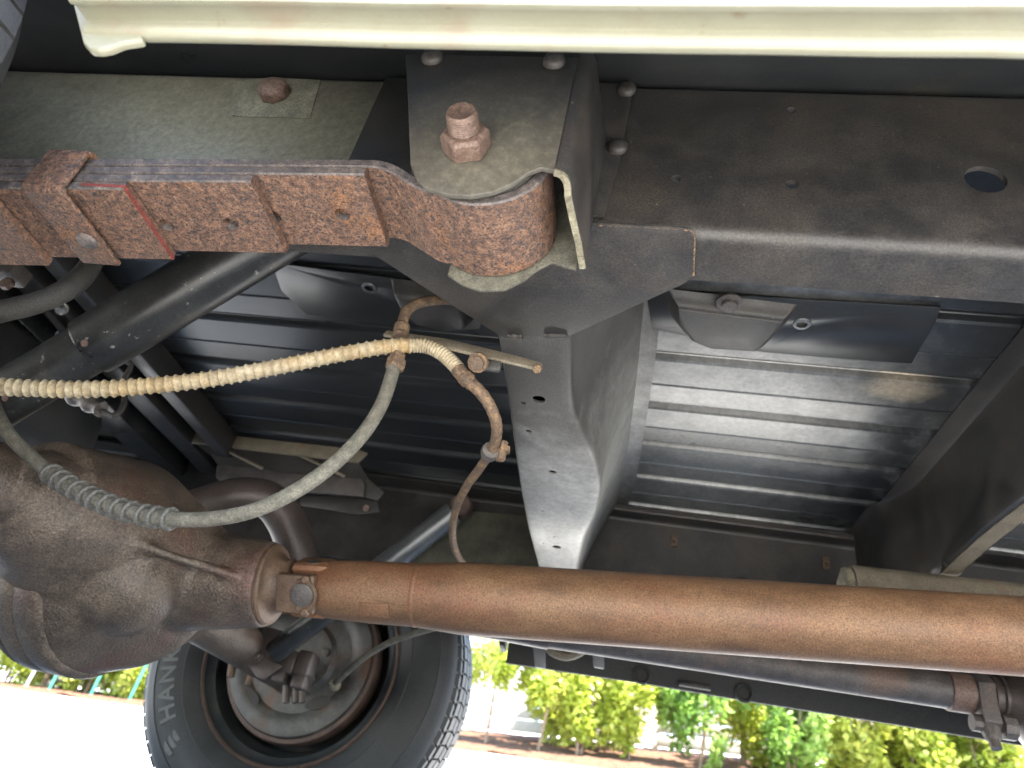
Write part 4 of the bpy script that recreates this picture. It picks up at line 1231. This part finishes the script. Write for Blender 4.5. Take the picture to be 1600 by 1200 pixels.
    bm = B(); lathe(bm, [(.170, .010), (.178, .012), (.181, .020), (.181, .034), (.177, .07), (.170, .07)], c + ax * .004, ax, 56, close=True); build('brake_drum', bm, M['rim_lip'], wheel, ang=40)
    for k in range(6):
        a = 2 * math.pi * (k + .3) / 6
        bm = B(); p = c + ax * .000 + Vector((.062 * math.cos(a), 0, .062 * math.sin(a)))
        lathe(bm, [(.010, 0), (.010, .009), (.006, .011)], p, -ax, 6); build('plate_bolt', bm, M['plate'], wheel)
    return wheel
rw = make_wheel(WHC, 1, 'HANKOOK')
make_wheel(Vector((-.785, .256, .268)), -1, None)
for y, s in ((1.665, 1), (.265, -1)):
    make_wheel(Vector((3.42, y, .268)), s, None)
# two openings with rust stain in the far backing plate
for px, py, rx in ((388, 1085, .030), (497, 1098, .028)):
    bm = B(); c = U(px, py, Y=WHC.y + .003)
    ring = [c + Vector((rx * math.cos(a), 0, .014 * math.sin(a) + .010 * math.cos(a) * (1 if px > 450 else -1))) for a in [2 * math.pi * k / 20 for k in range(20)]]
    prism(bm, ring, Vector((0, .006, 0))); build('plate_opening', bm, M['hose_dark'], rw)

# ------------------------------------------------------------------ THE GARDEN BEYOND
def G(px, py, Y):
    """a foot on the ground under the point seen at a pixel on the plane Y"""
    p = U(px, py, Y=Y)
    return Vector((p.x, Y, ground_z(p.x, Y)))

# fence of white boards
FY = 13.0
fence = thing('board_fence', 'white horizontal board fence behind the shrubs', 'fence', (-2.5, FY, ground_z(-2.5, FY)))
def slope(x): return ground_z(x, FY)
pm = None; bmesh0 = None
npst = 13
for i in range(npst):
    x = -13.5 + 1.8 * i
    z = slope(x)
    if pm is None:
        bm = B(); box(bm, (x - .05, FY - .05, z - .2), (x + .05, FY + .05, z + 2.0)); pm = build('post', bm, M['white'], fence, bevel=.008); pz = WL[pm].z - z
    else: copy_part(pm, (x, FY, z + pz), fence)
    if i < npst - 1:
        x2 = x + 1.8; z2 = slope(x2)
        ang = math.atan2(z2 - z, 1.8)
        for k in range(9):
            c = Vector((x + .9, FY - .065, (z + z2) / 2 + .16 + .205 * k))
            if bmesh0 is None:
                bm = B(); box(bm, c - Vector((.905, .01, .094)), c + Vector((.905, .01, .094))); bmesh0 = build('board', bm, M['white'], fence, bevel=.004)
                bmesh0.rotation_euler = (0, -ang, 0)
            else: copy_part(bmesh0, c, fence, (0, -ang, 0))

def crown(bm, lay, cx, cz, rx, rz, n, size, seed, gapp=.35, cone=0.):
    rnd = random.Random(seed)
    cl = [(Vector((rnd.gauss(0, .55), rnd.gauss(0, .55), rnd.uniform(-.95, .95))), rnd.uniform(.22, .42), rnd.random()) for _ in range(26)]
    for _ in range(n):
        c, r, tn = rnd.choice(cl)
        for _t in range(20):
            p = Vector((rnd.uniform(-1, 1), rnd.uniform(-1, 1), rnd.uniform(-1, 1)))
            if p.length <= 1: break
        q = c * (1 - r * .3) + p * r
        wz = 1 - cone * max(0, q.z)
        s = math.hypot(q.x, q.y)
        lim = math.sqrt(max(.05, 1 - min(1, q.z * q.z) * .75)) * wz
        if s > lim: q.x *= lim / s; q.y *= lim / s
        pos = Vector((cx + q.x * rx, q.y * rx, cz + q.z * rz))
        d = Vector((rnd.gauss(0, 1), rnd.gauss(0, 1), rnd.gauss(0, .7) - .2)).normalized()
        up_ = Vector((rnd.gauss(0, 1), rnd.gauss(0, 1), 1.2 + rnd.gauss(0, .5))).normalized()
        sd2 = d.cross(up_).normalized()
        L_ = size * rnd.uniform(.7, 1.35); w_ = L_ * .27
        m_ = pos + d * L_ * .5 + up_ * L_ * .06
        v4 = [bm.verts.new(pos), bm.verts.new(m_ + sd2 * w_), bm.verts.new(pos + d * L_), bm.verts.new(m_ - sd2 * w_)]
        f = bm.faces.new(v4)
        tv = max(0, min(1, .5 * tn + .5 * rnd.random()))
        f[lay] = tv

def shrub_parts(root, rx, h, base, n, size, seed, mat, stems=3, cone=0., lean=0):
    o = WL[root]
    bm = B(); lay = bm.faces.layers.float.new('tint')
    crown(bm, lay, lean, base + (h - base) / 2, rx, (h - base) / 2, n, size, seed, cone=cone)
    me = bpy.data.meshes.new('foliage'); bm.to_mesh(me); bm.free()
    me.materials.append(mat)
    f = bpy.data.objects.new('foliage', me); COL.objects.link(f); f.parent = root; WL[f] = o.copy()
    f['kind'] = 'stuff'
    rnd = random.Random(seed)
    for k in range(stems):
        bm = B()
        a = rnd.uniform(0, 6.3); sp = rnd.uniform(.0, .12) if stems > 1 else .0
        b0_ = o + Vector((sp * math.cos(a), sp * math.sin(a), -.05))
        top = o + Vector((lean + rx * .45 * math.cos(a), rx * .45 * math.sin(a), base + (h - base) * .75))
        mid_ = b0_.lerp(top, .5) + Vector((rnd.uniform(-.05, .05), 0, 0))
        tube(bm, [b0_, mid_, top], lambda s: .022 * max(.25, 1 - s / (h + .1)), 8, .12)
        for q in range(4):
            t_ = rnd.uniform(.35, .9); p = b0_.lerp(top, t_)
            e_ = p + Vector((rnd.uniform(-1, 1) * rx * .6, rnd.uniform(-1, 1) * rx * .5, rnd.uniform(.1, .35)))
            tube(bm, [p, p.lerp(e_, .5) + Vector((0, 0, .03)), e_], .007, 6, .1)
        build('stem', bm, M['trunk'], root)

# (pixel of the foot, Y, half width, height, clear stem, leaves, material, label, stems, cone)
plants = [
    ('shrub', 15, 1062, 11.2, .62, 2.3, -.05, 2400, 'leaf_yellow', 'yellow green hedge shrub left of the axle cover', 3, .1),
    ('shrub', 75, 1068, 11.5, .60, 2.4, -.05, 2400, 'leaf_yellow', 'yellow green hedge shrub beside the grey stake', 3, .1),
    ('shrub', 128, 1075, 11.2, .55, 2.2, -.05, 2400, 'leaf_yellow', 'yellow green hedge shrub below the axle cover', 3, .1),
    ('shrub', 205, 1085, 11.2, .60, 2.4, -.05, 2400, 'leaf_yellow', 'yellow green hedge shrub touching the left side of the tyre', 3, .1),
    ('shrub', 290, 1100, 11.4, .60, 2.4, .05, 1200, 'leaf_yellow', 'hedge shrub hidden partly behind the tyre', 3, .1),
    ('shrub', 40, 1062, 12.0, .62, 2.3, .0, 1700, 'leaf_yellow', 'yellow green hedge shrub in the back row at the left edge', 3, .1),
    ('shrub', 105, 1070, 12.0, .62, 2.3, .0, 1700, 'leaf_yellow', 'yellow green hedge shrub in the back row between the two leftmost green stakes', 3, .1),
    ('shrub', 168, 1078, 12.0, .62, 2.3, .0, 1700, 'leaf_yellow', 'yellow green hedge shrub in the back row behind the middle green stake', 3, .1),
    ('shrub', 240, 1090, 12.0, .62, 2.3, .0, 1700, 'leaf_yellow', 'yellow green hedge shrub in the back row beside the tyre', 3, .1),
    ('young_tree', 758, 1165, 11.0, .62, 2.8, .75, 1300, 'leaf_yellow', 'young yellow green tree with a bare pale stem nearest the tyre', 1, .1),
    ('young_tree', 840, 1172, 10.9, .62, 2.7, .55, 1500, 'leaf_yellow', 'young yellow green tree with a slim brown stem right of the one nearest the tyre', 1, .1),
    ('shrub', 905, 1180, 11.0, .50, 1.75, .18, 1500, 'leaf_yellow', 'pale yellow green shrub between young tree and dark green shrub', 3, .1),
    ('shrub', 985, 1192, 11.2, .50, 1.9, .12, 1500, 'leaf_yellow', 'yellow green shrub touching the left side of the dark green shrub', 3, .1),
    ('shrub', 1082, 1210, 11.1, .46, 1.95, .02, 2300, 'leaf_green', 'dark green columnar shrub standing between two fence gaps', 2, .2),
    ('shrub', 1235, 1240, 11.1, .62, 2.1, .02, 2600, 'leaf_green', 'wide dark green shrub right of the fence gap', 3, .15),
    ('shrub', 1350, 1262, 11.2, .60, 2.1, .02, 2300, 'leaf_yellow', 'light green shrub next to the wide dark green one', 3, .1),
    ('shrub', 1455, 1282, 11.2, .60, 2.1, .02, 2200, 'leaf_yellow', 'light green shrub below the exhaust flange', 3, .1),
    ('shrub', 1165, 1225, 12.2, .55, 1.5, .02, 1500, 'leaf_yellow', 'low yellow green shrub half hidden in the fence gap between the dark green shrubs', 3, .1),
    ('shrub', 1300, 1250, 11.9, .55, 2.1, .02, 1900, 'leaf_yellow', 'light green shrub squeezed behind the wide dark green one', 3, .1),
    ('shrub', 1405, 1270, 11.8, .55, 2.1, .02, 1900, 'leaf_yellow', 'light green shrub set back left of the exhaust flange', 3, .1),
    ('shrub', 1510, 1290, 11.8, .58, 2.1, .02, 1900, 'leaf_yellow', 'light green shrub set back right of the exhaust flange', 3, .1),
    ('shrub', 870, 1170, 12.2, .60, 2.4, .1, 1700, 'leaf_yellow', 'yellow green shrub set back between the two young trees and the pale shrub', 3, .1),
    ('shrub', 950, 1180, 12.2, .60, 2.4, .1, 1700, 'leaf_yellow', 'yellow green shrub set back against the fence left of the dark green columnar shrub', 3, .1),
    ('shrub', 1570, 1300, 11.2, .62, 2.1, .02, 2200, 'leaf_yellow', 'light green shrub at the far right corner', 3, .1),
]
for i, (nm, px, py, Y, rx, h_, base, n, mt, lab, stems, cone) in enumerate(plants):
    t = thing(nm, lab, 'tree' if nm == 'young_tree' else 'shrub', G(px, py, Y), 'young trees in the garden bed' if nm == 'young_tree' else 'shrubs along the fence')
    shrub_parts(t, rx, h_, base, int(n * 2.3), .105, 100 + i, M[mt], stems, cone)
# stakes on the left
for px, py, mt, lab in ((50, 1052, 'stake_grey', 'short grey garden stake left of the green stakes'), (83, 1062, 'stake', 'green garden stake nearest the grey stake'),
                        (148, 1070, 'stake', 'green garden stake in the middle of the hedge'), (207, 1080, 'stake', 'green garden stake nearest the tyre')):
    p = G(px, py, 10.55)
    bm = B(); tube(bm, [p + Vector((0, 0, -.1)), p + Vector((.02, 0, .3)), p + Vector((.05, 0, .72))], .022, 8, .2)
    o = build('garden_stake', bm, M[mt]); o['label'] = lab; o['category'] = 'stake'; o['group'] = 'garden stakes'
